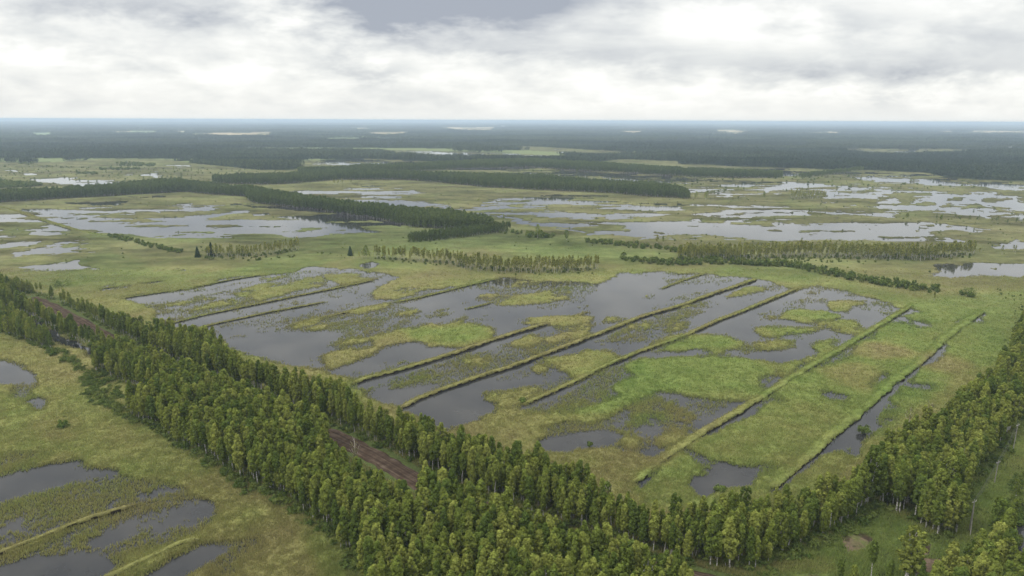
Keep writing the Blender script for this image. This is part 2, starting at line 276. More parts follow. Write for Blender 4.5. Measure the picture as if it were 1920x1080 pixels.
DARK = [[(57,596),(100,622),(160,649),(207,674),(215,684),(200,682),(150,655),(95,630),(50,602)], [(-30,560),(20,575),(57,596),(50,602),(0,580),(-40,565)], [(1905,965),(1960,940),(1960,1080),(1915,1080),(1900,1020)],
        [(467,381.5),(500,385),(560,391),(640,403),(720,415),(765,425),(765,427.5),(720,417.5),(640,405),(560,393),(500,387)],
        [(905,528),(940,521),(975,524),(960,532),(940,540),(930,534)], [(675,494),(690,490),(712,494),(700,500),(680,500)], [(1280,384.5),(1330,386),(1440,392),(1560,400),(1668,406),(1668,408),(1560,402.5),(1440,394.5),(1330,388.5),(1280,387)],
        [(1240,382),(1300,384),(1240,386)], [(175,380),(240,376),(235,383),(180,386)], [(1730,416.5),(1860,428),(1860,430),(1730,418.5)], [(850,317),(985,315),(985,317),(860,319)]]
for p in DARK: paint(V, p, 0.0)
CLEAR = [[(720,651),(770,644),(850,657),(813,670),(773,678),(737,670)], [(775,765),(840,736),(885,729),(915,753),(935,763),(873,790),(853,797),(807,779)], [(1005,820),(1130,802),(1160,815),(1137,833),(1040,843),(1010,835)],
         [(750,575),(830,554),(900,539),(925,547),(870,567),(800,587)], [(930,610),(985,577),(1090,580),(1060,590),(975,598),(950,612)], [(1100,555),(1160,522),(1230,518),(1262,545),(1200,555),(1215,566),(1130,590)], [(1290,600),(1470,548),(1480,560),(1400,590),(1340,625)],
         [(1350,655),(1400,660),(1480,655),(1520,650),(1510,672),(1400,672)], [(420,640),(560,620),(640,625),(600,655),(520,668),(450,655)], [(700,735),(790,722),(850,712),(800,735),(740,752)],
         [(-400,895),(0,897),(40,888),(147,865),(120,880),(60,925),(0,938),(-400,955)], [(-400,1130),(0,1058),(60,1040),(150,1040),(205,1045),(215,1062),(170,1100),(0,1220),(-400,1300)], [(380,1025),(415,1027),(405,1045),(350,1072),(300,1180),(215,1280),(60,1290),(240,1095),(310,1057)], [(-400,668),(0,686),(28,695),(48,715),(45,725),(0,722),(-400,735)],
         [(1520,872),(1565,838),(1625,783),(1672,735),(1722,695),(1762,657),(1800,622),(1803,626),(1765,668),(1712,712),(1690,732),(1660,762),(1640,800),(1600,840),(1560,845),(1530,872)], [(1300,890),(1340,908),(1400,880),(1425,885),(1410,915),(1360,920),(1320,933),(1300,925)], [(1893,962),(1960,935),(1960,1095),(1908,1090),(1888,1030)],
         [(55,592),(100,618),(160,646),(207,670),(222,684),(210,688),(150,662),(93,634),(48,606)]]
for p in CLEAR: paint(V, p, -.35)
def ditch(pts, w0, w1, val=-.4):
    n = len(pts); A = []; B = []
    for i, (a, b) in enumerate(pts): w_ = w0 + (w1 - w0) * i / (n - 1); A.append((a + w_ * .55, b + w_ * .5)); B.append((a + w_ * 1.5, b + w_ * 1.35))
    paint(V, A + B[::-1], val)
DK = dict(b1=[(657,722),(683,711),(740,697),(797,680),(853,663),(900,646),(940,633),(985,619),(1030,607)],
 b2=[(747,768),(783,749),(840,727),(890,710),(960,688),(1007,670),(1060,650),(1140,620),(1207,593),(1280,573),(1340,550),(1370,541),(1418,524)],
 b3=[(977,760),(1023,741),(1087,711),(1140,684),(1207,657),(1280,632),(1347,601),(1393,584),(1433,567),(1507,537)],
 b4=[(1183,908),(1230,868),(1280,834),(1330,803),(1380,774),(1447,732),(1513,691),(1587,648),(1647,611),(1710,572)],
 b5=[(1432,918),(1470,890),(1535,833),(1600,780),(1667,720),(1718,682),(1778,628),(1840,583)])
ditch(DK['b1'], 6, 4); ditch(DK['b2'], 7, 3); ditch(DK['b3'], 6, 3); ditch(DK['b4'], 9, 4, .1); ditch(DK['b5'], 14, 5)
VB = blur(V, 6, 30)
V = np.where(np.arange(RH)[:, None] > (600 - Y0) * SY, blur(V, 8, 6), np.where(np.arange(RH)[:, None] > (500 - Y0) * SY, blur(V, 3, 4), blur(V, 1, 1)))

H = raster(0.0)                 # hue of the reeds: +1 fresh green, -1 brown, +-.x in between
for val, p in [
 (.9, [(1073,777),(1120,760),(1153,720),(1175,692),(1185,675),(1280,668),(1390,668),(1445,695),(1440,745),(1340,750),(1240,735),(1140,777)]), (.8, [(1175,788),(1207,773),(1250,773),(1254,787),(1207,815)]),
 (.9, [(1465,597),(1480,583),(1580,582),(1573,602)]), (.8, [(1411,613),(1467,607),(1528,620),(1493,642)]), (.9, [(1275,630),(1360,628),(1392,643),(1347,661),(1225,660)]),
 (.8, [(1200,905),(1280,850),(1380,780),(1520,690),(1710,575),(1840,580),(1900,600),(1880,680),(1800,700),(1620,860),(1500,960),(1200,960)]),
 (1., [(1180,930),(1200,890),(1290,860),(1310,890),(1290,930)]), (1., [(740,617),(900,612),(927,635),(860,650),(780,640)]),
 (-.75, [(1593,650),(1650,642),(1705,655),(1722,670),(1650,678),(1600,665)]), (-.5, [(1740,660),(1790,672),(1830,690),(1790,705),(1720,690)]), (-.3, [(1520,690),(1600,680),(1660,700),(1630,740),(1560,720)]),
 (.7, [(1380,520),(1500,500),(1700,560),(1960,540),(1960,640),(1880,640),(1690,570),(1540,540)]), (.8,[(600,410),(1000,440),(1100,450),(1300,480),(1200,500),(900,470),(640,480),(560,520),(400,520),(560,460),(200,450),(0,440),(0,430),(300,440)]),
 (.5, [(0,520),(150,545),(420,515),(300,510),(200,470),(0,520)]), (.6, [(640,500),(850,512),(1000,515),(1200,505),(1400,515),(1380,500),(1000,520),(800,500),(700,480)]),
 (.6, [(560,955),(640,1010),(700,1090),(600,1090),(560,1000)]), (-.25, [(40,790),(180,780),(260,820),(200,850),(80,830)]), (.35, [(0,740),(60,730),(80,760),(0,790)]),
 (.9, [(1400,1090),(1440,1040),(1540,1025),(1600,985),(1650,955),(1760,1010),(1900,780),(1960,740),(1960,1100)]),
 (.1, [(1390,1078),(1480,1046),(1560,1050),(1570,1080)]),
 ]: paint(H, p, val)
H = blur(H, 10, 10)
DIRT = raster(0.0)              # bare peat: the haul road, the clearing
ROADC = [(60,560),(97,576),(150,604),(200,634),(250,662),(330,697),(430,738),(560,790),(640,826),(710,862),(783,906),(850,935),(910,957),(975,988),(1060,1022),(1180,1060),(1290,1090),(1420,1120)]
for val, p in [(1, [(1722,1050),(1790,1053),(1800,1066),(1760,1085),(1715,1085)]), (1.0, [(1722,1032),(1748,1023),(1742,1045),(1718,1046)]), (.55, [(1575,1010),(1610,1000),(1640,1012),(1620,1035),(1590,1040)]),
               (.6, [(1700,960),(1740,965),(1750,985),(1720,985)]), (.5,[(1650,925),(1700,930),(1700,960),(1660,955)]), (.5,[(1590,965),(1612,960),(1600,985)]),
               (.55, [(-400,585),(-20,595),(15,612),(-10,620),(-400,620)]), (.4,[(228,735),(247,738),(240,750),(225,748)]), (.35,[(1455,1083),(1550,1078),(1560,1095),(1455,1100)]), (.35, [(1880,790),(1900,780),(1880,850),(1868,850)])]:
    paint(DIRT, p, val)
DIRT = blur(DIRT, 2, 1)
FIELD = raster(0.0)             # farmland far away: 1 ripe grain, 2 pale meadow
for val, p in [(1, [(350,252.5),(383,250),(510,247.5),(510,253),(433,254.5)]), (2, [(57,250),(100,249),(100,253),(63,254)]), (2, [(197,246.5),(293,245),(293,248)]), (2, [(320,246.5),(347,246.5),(347,249)]), (1, [(823,238.5),(880,239.5),(927,238.5),(923,243),(867,244)]),
               (1, [(640,240),(690,240.5),(690,242)]), (1, [(683,249),(767,248),(760,251),(720,253)]), (1, [(1160,245.7),(1207,246.5),(1190,250)]), (1, [(1333,246.5),(1357,243.5),(1410,246.5),(1380,249.5)]), (1, [(1510,247),(1580,248),(1570,250)]),
               (1, [(1750,245),(1790,246.5),(1780,249)]), (1, [(1813,248),(1827,245.5),(1990,246.5),(1990,251.5)]), (1, [(1503,260),(1550,260.5),(1548,262)]), (2,[(600,262),(640,261),(690,262),(660,264)]), (2,[(135,247),(138,252),(140,252)])]:
    paint(FIELD, p, val); paint(FIELD, [(a, b + 1.6) for a, b in p], val)
WOOD = raster(0.0)              # the far forest (footprint) and the openings in it
paint(WOOD, [(-420,222),(2340,222),(2340,345),(1920,340),(1827,337),(1773,333),(1740,325),(1613,319),(1590,320),(1500,316),(1380,313),(1323,309),(1280,309),(1173,301),(1103,306),(1107,312),(1000,305),(900,305),(827,305),(767,301),(640,300),(570,301),(560,316),(547,319),(483,319),(427,313),(367,307),(320,300),(213,298),(127,303),(50,306),(0,305),(-420,300)], 1)
for p in [[(1507,278),(1600,279),(1797,280),(1897,283),(1800,288),(1727,291),(1627,289),(1573,284)], [(853,272),(1007,275),(1153,284),(1240,288),(1073,288),(1000,283)],
          [(693,281),(773,282),(900,286),(1060,292),(1060,299),(930,299),(813,297),(743,289)], [(1103,305),(1173,299),(1273,303),(1290,318),(1223,311),(1107,307)], [(1060,283),(1240,290),(1250,292),(1060,289)], [(1560,328),(1540,320),(1613,318)],
          [(560,303),(690,298),(830,304),(830,311),(560,311)]]: paint(WOOD, p, 0)
WOOD[samp(FIELD, *np.meshgrid(np.arange(RW) + X0 + .5, np.arange(RH) / SY + Y0 + .25)) > .5] = 0

def inside(px, py, poly):
    P = np.array(poly, float); r = np.zeros(px.shape, bool)
    for i in range(len(P)):
        ax, ay = P[i]; bx, by = P[(i + 1) % len(P)]
        if ay == by: continue
        r ^= ((ay > py) != (by > py)) & (px < (bx - ax) * (py - ay) / (by - ay) + ax)
    return r
def relief(x, y): d = np.hypot(x, y); return np.clip((d - 5000) / 20000, 0, 1) * 70 * np.maximum(fbm(x, y, 3800, 79, 4) + .12, 0)
def glade(x, y): return fbm(x / 4.5, y, 230, 77, 3) + .3 * (np.hypot(x, y) < 2200)
def near_line(x, y, pts, n=2000):
    """distance of ground points to a surveyed line"""
    P = np.array([at(*p) for p in pts]); d = np.full(x.shape, 1e9)
    for a, b in zip(P[:-1], P[1:]):
        ab = b - a; t = np.clip(((x - a[0]) * ab[0] + (y - a[1]) * ab[1]) / (ab @ ab), 0, 1)
        d = np.minimum(d, np.hypot(x - a[0] - t * ab[0], y - a[1] - t * ab[1]))
    return d
def cover(x, y):
    """vegetation cover with ragged natural edges"""
    a, b = along(x, y); d = np.hypot(x, y); f = np.clip((d - 480) / 300, 0, 1); nr_ = np.clip((d - 150) / 350, .4, 1)
    wx = fbm(x, y, 34, 11) * 16 * nr_ + fbm(x, y, 9, 21) * 7 * nr_ + f * fbm(x, y, 110, 12) * 50; wy = fbm(x, y, 34, 31) * 16 * nr_ + fbm(x, y, 9, 41) * 7 * nr_ + f * fbm(x, y, 110, 32) * 40
    px, py = pix(x + wx, y + wy)
    c = samp(V, px, py); vb = samp(VB, px, py)
    k = np.clip(1.2 - abs(c - .5) * 1.6, .25, 1)
    c = c - np.clip((.975 - vb) * 1.1, 0, .33) * (c > .7) * f
    c = c + f * (fbm(x / 3.5, y, 20, 55, 4) * 3.2 + fbm(x / 2.5, y, 80, 56, 3) * 1.6) * np.clip(1.45 - abs(c - .5) * 1.9, 0.2, 1.1) * np.clip(1.3 - (vb > .97) * 1.0, 0, 1)
    return c + (fbm(a / 2.2, b, 9, 51, 4) * 1.5 + fbm(x, y, 1.9, 61, 2) * .38) * k
PAL = np.array([(.165, .128, .080), (.195, .170, .078), (.188, .186, .066), (.158, .190, .056), (.115, .165, .042)])
def hue(x, y):
    px, py = pix(x, y); a, b = along(x, y)
    h = samp(H, px, py) + fbm(a / 2, b, 42, 71, 4) * 1.5 + fbm(x, y, 9, 81, 3) * .9
    return np.clip(h * 1.25 + 2.0, 0, 3.999)
def pal(h):
    i = h.astype(int); f = (h - i)[:, None]; return PAL[i] * (1 - f) + PAL[i + 1] * f

# ------------------------------------------------------------------ mesh helpers
def mk(name, verts, faces, mats, col=None, mi=None, parent=None, smooth=False, link=True):
    verts = np.asarray(verts, np.float32); faces = np.asarray(faces, np.int32); n = faces.shape[1]
    me = bpy.data.meshes.new(name); me.vertices.add(len(verts)); me.vertices.foreach_set('co', verts.ravel())
    me.loops.add(faces.size); me.loops.foreach_set('vertex_index', faces.ravel())
    me.polygons.add(len(faces)); me.polygons.foreach_set('loop_start', np.arange(0, faces.size, n, dtype=np.int32))
    for m in mats: me.materials.append(m)
    if mi is not None: me.polygons.foreach_set('material_index', np.asarray(mi, np.int32))
    me.polygons.foreach_set('use_smooth', np.full(len(faces), smooth))
    me.update(calc_edges=True)
    if col is not None:
        at_ = me.attributes.new('col', 'FLOAT_COLOR', 'POINT')
        at_.data.foreach_set('color', np.concatenate([col, np.ones((len(col), 1))], 1).astype(np.float32).ravel())
    o = bpy.data.objects.new(name, me)
    if link: C.objects.link(o)
    if parent: o.parent = parent
    return o
def tag(o, label=None, cat=None, group=None, kind=None):
    for k, v in (('label', label), ('category', cat), ('group', group), ('kind', kind)):
        if v: o[k] = v
    return o
def empty(name, x, y, z=0.0, rz=0.0):
    o = bpy.data.objects.new(name, None); C.objects.link(o); o.location = (x, y, z); o.rotation_euler = (0, 0, rz); o.empty_display_size = .5
    return o

# ------------------------------------------------------------------ materials
def mat(name, build):
    m = bpy.data.materials.new(name); m.use_nodes = True; t = m.node_tree; t.nodes.clear()
    out = N(t, 'ShaderNodeOutputMaterial'); s = build(t, G(t)); t.links.new(s, out.inputs['Surface']); return m
def attr(t, name, typ='GEOMETRY'):
    a = N(t, 'ShaderNodeAttribute', attribute_type=typ); a.attribute_name = name; return a
def m_ground(t, g):
    a = attr(t, 'col'); p = N(t, 'ShaderNodeTexCoord').outputs['Object']
    n = g.noise(p, 1.3, 4, .65); n2_ = g.noise(p, .11, 4, .6)
    f = g.m('ADD', g.m('MULTIPLY', n, 1.1), g.m('MULTIPLY', n2_, .5))
    c = g.mix(1.0, a.outputs['Color'], g.ramp(f, [(.5, (.62, .62, .60)), (.8, (1, 1, 1)), (1.0, (1.22, 1.22, 1.2))]), 'MULTIPLY')
    b = N(t, 'ShaderNodeBsdfDiffuse'); t.links.new(c, b.inputs[0])
    bp = N(t, 'ShaderNodeBump'); bp.inputs['Strength'].default_value = .9; bp.inputs['Distance'].default_value = .5
    t.links.new(n, bp.inputs['Height']); t.links.new(bp.outputs[0], b.inputs['Normal'])
    return b.outputs[0]
def m_water(t, g):
    b = N(t, 'ShaderNodeBsdfPrincipled'); p = N(t, 'ShaderNodeTexCoord').outputs['Object']
    n = g.noise(p, .035, 5, .6); c = g.ramp(n, [(.35, (.014, .015, .018)), (.65, (.038, .037, .036))])
    t.links.new(c, b.inputs['Base Color']); b.inputs['IOR'].default_value = 1.333; b.inputs['Specular IOR Level'].default_value = .5
    r = g.m('ADD', .02, g.m('MULTIPLY', g.noise(p, .012, 3, .5), .07)); t.links.new(r, b.inputs['Roughness'])
    bp = N(t, 'ShaderNodeBump'); bp.inputs['Strength'].default_value = .06; bp.inputs['Distance'].default_value = .1
    t.links.new(g.noise(p, 1.6, 3, .6), bp.inputs['Height']); t.links.new(bp.outputs[0], b.inputs['Normal'])
    return b.outputs[0]
def leafmat(dark, light, rnd='obj', trans=.28, mid=None):
    def f(t, g):
        a = attr(t, 'col')
        if rnd == 'obj':
            r = N(t, 'ShaderNodeObjectInfo').outputs['Random']
        else: r = attr(t, 'tint', 'INSTANCER').outputs['Fac']
        c = g.ramp(r, [(0.0, dark), (.5, mid or tuple((p + q) / 2 for p, q in zip(dark, light))), (1.0, light)]); c = g.mix(1.0, c, a.outputs['Color'], 'MULTIPLY')
        d = N(t, 'ShaderNodeBsdfDiffuse'); t.links.new(c, d.inputs[0])
        tr = N(t, 'ShaderNodeBsdfTranslucent'); t.links.new(g.mix(1.0, c, (1.25, 1.3, .6), 'MULTIPLY'), tr.inputs[0])
        m = N(t, 'ShaderNodeMixShader'); m.inputs[0].default_value = trans
        t.links.new(d.outputs[0], m.inputs[1]); t.links.new(tr.outputs[0], m.inputs[2]); return m.outputs[0]
    return f
def m_bark(t, g):
    p = N(t, 'ShaderNodeTexCoord').outputs['Object']
    mp = N(t, 'ShaderNodeMapping'); t.links.new(p, mp.inputs[0]); mp.inputs['Scale'].default_value = (1, 1, 2.5)
    c = g.ramp(g.noise(mp.outputs[0], 1.8, 4, .7), [(.40, (.05, .045, .04)), (.5, (.46, .44, .40)), (.7, (.66, .64, .60))])
    b = N(t, 'ShaderNodeBsdfDiffuse'); t.links.new(c, b.inputs[0]); return b.outputs[0]
def flat(col, var=.5, sc_=1.5, rough=1.0):
    def f(t, g):
        p = N(t, 'ShaderNodeTexCoord').outputs['Object']
        c = g.ramp(g.noise(p, sc_, 5, .65), [(.3, tuple(x * (1 - var) for x in col)), (.7, tuple(x * (1 + var * .5) for x in col))])
        b = N(t, 'ShaderNodeBsdfDiffuse'); t.links.new(c, b.inputs[0]); return b.outputs[0]
    return f
def m_col(trans):
    def f(t, g):
        a = attr(t, 'col'); d = N(t, 'ShaderNodeBsdfDiffuse'); t.links.new(a.outputs['Color'], d.inputs[0])
        tr = N(t, 'ShaderNodeBsdfTranslucent'); t.links.new(a.outputs['Color'], tr.inputs[0])
        m = N(t, 'ShaderNodeMixShader'); m.inputs[0].default_value = trans
        t.links.new(d.outputs[0], m.inputs[1]); t.links.new(tr.outputs[0], m.inputs[2]); return m.outputs[0]
    return f
def m_road(t, g):
    p = N(t, 'ShaderNodeTexCoord').outputs['UV']; q = N(t, 'ShaderNodeTexCoord').outputs['Object']
    s = N(t, 'ShaderNodeSeparateXYZ'); t.links.new(p, s.inputs[0])
    st = g.noise(g.xyz(g.m('MULTIPLY', s.outputs[0], 26.0), g.m('MULTIPLY', s.outputs[1], .05), 0.0), 1.0, 4, .6)
    rut = g.m('ABSOLUTE', g.m('SUBTRACT', g.m('ABSOLUTE', g.m('SUBTRACT', s.outputs[0], .5)), .16))
    rut = g.m('SUBTRACT', 1.0, g.m('MULTIPLY', rut, 16.0), clamp=True)
    f = g.m('ADD', g.m('MULTIPLY', st, .7), g.m('MULTIPLY', g.noise(q, .35, 5, .6), .5)); f = g.m('SUBTRACT', f, g.m('MULTIPLY', rut, .13))
    c = g.ramp(f, [(.42, (.032, .022, .016)), (.6, (.066, .046, .034)), (.78, (.13, .10, .075))])
    b = N(t, 'ShaderNodeBsdfDiffuse'); t.links.new(c, b.inputs[0])
    bp = N(t, 'ShaderNodeBump'); bp.inputs['Distance'].default_value = .3; t.links.new(st, bp.inputs['Height']); t.links.new(bp.outputs[0], b.inputs['Normal'])
    return b.outputs[0]
M = dict(ground=mat('marsh_ground', m_ground), water=mat('marsh_water', m_water), bark=mat('birch_bark', m_bark), road=mat('peat_road', m_road),
         peat=mat('wet_peat', flat((.022, .016, .011))), reed=mat('reed', m_col(.45)), deadwood=mat('dead_wood', flat((.55, .50, .44), .35, .8)), dark_bark=mat('dark_bark', flat((.07, .055, .045))),
         pole=mat('weathered_pole', flat((.30, .28, .25), .3, .9)), metal=mat('galvanised_metal', flat((.4, .4, .4), .1)), wire=mat('cable', flat((.12, .12, .12), .1)),
         birch=mat('birch_leaves', leafmat((.090, .130, .028), (.250, .270, .064), mid=(.165, .202, .040))), birch_i=mat('birch_leaves_in_wood', leafmat((.090, .130, .028), (.250, .270, .064), 'inst', mid=(.165, .202, .040))),
         pale=mat('pale_birch_leaves', leafmat((.18, .20, .055), (.28, .27, .08))), pale_i=mat('pale_birch_leaves_in_wood', leafmat((.20, .22, .06), (.32, .31, .10), 'inst', .5)),
         belt_i=mat('belt_leaves', leafmat((.075, .110, .032), (.135, .170, .052), 'inst')), far_i=mat('forest_leaves', leafmat((.026, .042, .022), (.066, .086, .038), 'inst', .15)),
         shrub=mat('willow_leaves', leafmat((.085, .125, .03), (.13, .17, .045))), shrub_i=mat('willow_leaves_in_scrub', leafmat((.08, .12, .03), (.15, .18, .05), 'inst')),
         spruce=mat('spruce_needles', leafmat((.022, .045, .018), (.035, .065, .024), 'obj', .1)), dry=mat('dry_leaves', leafmat((.15, .14, .06), (.18, .16, .08))))

NEAR = {
 'edge': [(-260,520),(0,583),(60,626),(98,650),(95,660),(33,636),(-40,610),(-260,562)],
 'left': [(-260,480),(20,565),(60,589),(100,613),(150,637),(200,662),(235,676),(262,680),(340,706),(430,746),(560,800),(608,826),(618,862),(650,905),(715,955),(782,1000),(806,935),(860,948),(915,963),(975,998),(1060,1034),(1180,1074),(1290,1100),(1290,1190),(700,1190),(690,1090),(668,1050),(640,1014),(597,985),(567,964),(547,950),(500,924),(433,893),(400,868),(373,856),(333,836),(297,806),(247,788),(238,770),(300,775),(310,740),(262,735),(235,720),(200,705),(170,700),(180,690),(215,692),(205,672),(160,648),(100,621),(57,595),(0,573),(-260,500)],
 'right': [(-260,490),(0,534),(60,548),(100,562),(150,585),(230,615),(290,640),(330,652),(400,668),(450,705),(500,735),(600,752),(640,768),(700,818),(790,824),(850,862),(940,878),(1000,900),(1060,922),(1110,940),(1165,985),(1230,1000),(1300,998),(1370,988),(1430,984),(1485,975),(1535,958),(1613,935),(1650,890),(1705,855),(1765,818),(1800,790),(1850,740),(1885,700),(1905,650),(1925,600),(1960,570),(2100,560),(2100,640),(1990,690),(1930,740),(1905,775),(1885,820),(1856,868),(1825,890),(1815,925),(1795,985),(1785,1030),(1750,1015),(1722,985),(1680,965),(1650,950),(1625,950),(1605,975),(1560,1000),(1500,1030),(1450,1050),(1420,1075),(1350,1068),(1280,1062),(1200,1050),(1080,1020),(1000,985),(925,948),(860,925),(800,893),(716,846),(650,812),(560,778),(450,727),(340,683),(270,655),(225,630),(150,590),(115,570),(60,552),(0,560),(-260,520)],
 'corner': [(1845,1075),(1862,1040),(1880,995),(1888,1040),(1886,1100),(1960,1150),(1960,1190),(1700,1190),(1770,1120),(1820,1090)],
}
HOLES = [[(262,650),(300,662),(305,672),(262,664)], [(1620,985),(1700,975),(1725,1050),(1600,1070)], [(118,575),(140,583),(140,592),(118,585)]]
# ------------------------------------------------------------------ ground sheet, from under the camera to the horizon
FARR = 40000.0
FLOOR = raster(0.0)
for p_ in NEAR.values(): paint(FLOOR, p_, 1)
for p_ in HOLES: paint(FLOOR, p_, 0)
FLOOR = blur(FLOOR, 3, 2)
ys = np.arange(228.6, 1180, 1.0); al = np.arctan((ys - 220.0) / F / 1.0)      # even steps of the depression angle
dep = R(PITCH) + np.arctan((ys - 540) / F)
rr = CAMH / np.tan(np.maximum(dep, CAMH / FARR * .98)); rr = np.unique(np.concatenate([[0.5, 30, 60, 80, 95, 105, 112, 118], rr, [FARR]]))
rr = rr[rr <= FARR]
az = np.concatenate([np.arange(-180, -44, 4.0), np.arange(-44, 44, 0.09), np.arange(44, 180.1, 4.0)])
A_, R_ = np.meshgrid(np.radians(az), rr)
gx, gy = (R_ * np.sin(A_)).ravel(), (R_ * np.cos(A_)).ravel()
inview = (np.abs(A_.ravel()) < R(45))
cv = np.ones(gx.shape); hh = np.full(gx.shape, 2.0)
cv[inview] = cover(gx[inview], gy[inview]); hh[inview] = hue(gx[inview], gy[inview])
px, py = pix(gx, gy)
dr = np.where(inview, samp(DIRT, px, py), 0); fl = np.where(inview & (R_.ravel() > 2000), samp(FIELD, px, py), 0); fl = np.where(fbm(gx / 4, gy, 120, 103, 3) > -.1, fl, 0); wd = np.where(inview, samp(WOOD, px, py), 1.0 * (R_.ravel() > 1500))
base = pal(hh)
dist = R_.ravel()[:, None]
clr = inside(px, py, [(1380,1090),(1460,1030),(1600,960),(1650,940),(1780,1000),(1830,880),(1900,770),(1960,740),(1960,1100)])
base = base * np.where(clr, .55 + 1.5 * fbm(gx, gy, 5, 94, 4), 1.0)[:, None]
base = base * (.95 + .28 * (fbm(gx, gy, 3.2, 91, 3))[:, None])
peat = np.array((.020, .016, .012))
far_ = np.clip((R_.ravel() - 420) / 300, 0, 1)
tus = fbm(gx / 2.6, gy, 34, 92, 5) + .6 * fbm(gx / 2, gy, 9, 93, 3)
base = base * (1 - far_ * .30 + np.clip(tus, -.35, .35) * (.25 + .75 * far_))[:, None]  # far ground darkened in its colour for the shade reeds give nearby; random mottling
base = base * (1 - .28 * far_[:, None]) + .28 * far_[:, None] * base.mean(1)[:, None] * np.array((1.0, 1.05, .8))  # greying by haze mixed into the colour of the far ground
m = np.clip((cv - .5) / .12, 0, 1)[:, None]; base = peat * (1 - m) + base * m
dn = dr * .9 + fbm(gx, gy, 4.5, 95, 4) * 1.5; m = np.clip((dn - .25) / .35, 0, 1)[:, None] * (dr > .02)[:, None]
dirtc = np.where((fbm(gx, gy, 6, 97) > .02)[:, None], np.array((.13, .095, .068)), np.array((.050, .036, .026)))
base = base * (1 - m) + dirtc * m
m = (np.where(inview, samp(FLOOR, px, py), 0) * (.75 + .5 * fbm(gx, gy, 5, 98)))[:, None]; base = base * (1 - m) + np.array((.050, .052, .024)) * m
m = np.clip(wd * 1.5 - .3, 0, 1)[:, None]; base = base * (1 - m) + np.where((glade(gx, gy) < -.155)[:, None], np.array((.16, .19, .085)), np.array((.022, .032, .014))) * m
base = np.where((fl > .5)[:, None] & (fl < 1.5)[:, None], np.array((.40, .32, .19)), base); base = np.where((fl >= 1.5)[:, None], np.array((.21, .27, .15)), base)
droad = np.full(gx.shape, 1e9); nearm = inview & (R_.ravel() < 900); droad[nearm] = near_line(gx[nearm], gy[nearm], ROADC)
m = np.clip((15 - droad) / 4, 0, 1)[:, None]; base = base * (1 - m) + np.array((.075, .095, .032)) * m
ms = np.clip((cv - (.60 - .12 * np.clip((R_.ravel() - 500) / 400, 0, 1))) / .14, 0, 1); ms = ms * ms * (3 - 2 * ms)
hgt = -.35 + ms * (.55 + np.clip(cv - .5, 0, .7) * 1.1) + ms * fbm(gx, gy, 2.4, 99, 2) * .6
hgt = np.where(droad < 8, .45 * np.clip(1 - (droad - 5.5) / 2.5, 0, 1) + hgt * np.clip((droad - 5.5) / 2.5, 0, 1), hgt)
hgt = np.where(wd > .5, .5, hgt) + relief(gx, gy)
nr, na = A_.shape
idx = np.arange(nr * na).reshape(nr, na)
fa = np.stack([idx[:-1, :-1], idx[:-1, 1:], idx[1:, 1:], idx[1:, :-1]], -1).reshape(-1, 4)[:, ::-1]
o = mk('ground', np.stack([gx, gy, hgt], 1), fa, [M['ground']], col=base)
tag(o, 'flat green and ochre marsh ground with reed beds reaching to the forest', kind='structure')
# water sheet
q = 64; an = np.linspace(0, 2 * math.pi, q, endpoint=False)
wv = [(0, 0, 0)] + [(6500 * math.cos(t), 6500 * math.sin(t), 0) for t in an]
o = mk('water', wv, [(0, i + 1, (i + 1) % q + 1) for i in range(q)], [M['water']])
tag(o, 'still dark marsh water reflecting the clouded sky between the reed beds', kind='structure')

# ------------------------------------------------------------------ peat haul road
def resample(pts, step):
    P = np.array([at(*p) for p in pts]); s = np.concatenate([[0], np.cumsum(np.hypot(*(P[1:] - P[:-1]).T))])
    n = max(3, int(s[-1] / step)); t = np.linspace(0, s[-1], n)
    Q = np.stack([np.interp(t, s, P[:, 0]), np.interp(t, s, P[:, 1])], 1)
    for _ in range(6): Q[1:-1] = (Q[:-2] + Q[2:] + 2 * Q[1:-1]) / 4
    T = np.gradient(Q, axis=0); T /= np.hypot(T[:, 0], T[:, 1])[:, None]
    return Q, np.stack([-T[:, 1], T[:, 0]], 1), t
Q, Nn, s_ = resample(ROADC, 1.2)
off = np.array([-4.2, -3.7, -2.2, -1.1, 0, 1.1, 2.2, 3.7, 4.2]); zz = np.array([.3, .85, .9, .78, .92, .78, .9, .85, .3])
vv = []; 
for i in range(len(Q)):
    jl = (vn(np.array([s_[i] * .25]), np.array([3.]), 5)[0] - .5) * 1.2
    for k, (o_, z_) in enumerate(zip(off, zz)):
        p = Q[i] + Nn[i] * (o_ + (jl * np.sign(o_) if abs(o_) > 3 else 0)); vv.append((p[0], p[1], z_ + .08 * (vn(np.array([s_[i] * .9]), np.array([k * 1.7]), 8)[0] - .5)))
k = len(off); ff = [(i * k + j, (i + 1) * k + j, (i + 1) * k + j + 1, i * k + j + 1) for i in range(len(Q) - 1) for j in range(k - 1)]
o = mk('dirt_road', vv, ff, [M['road']], smooth=True)
uvl = o.data.uv_layers.new(name='UVMap'); li = np.zeros(len(o.data.loops), np.int32); o.data.loops.foreach_get('vertex_index', li)
uvl.data.foreach_set('uv', np.stack([(li % k) / (k - 1.0), s_[li // k]], 1).astype(np.float32).ravel())
tag(o, 'brown peat haul road running between the two birch belts', kind='structure')

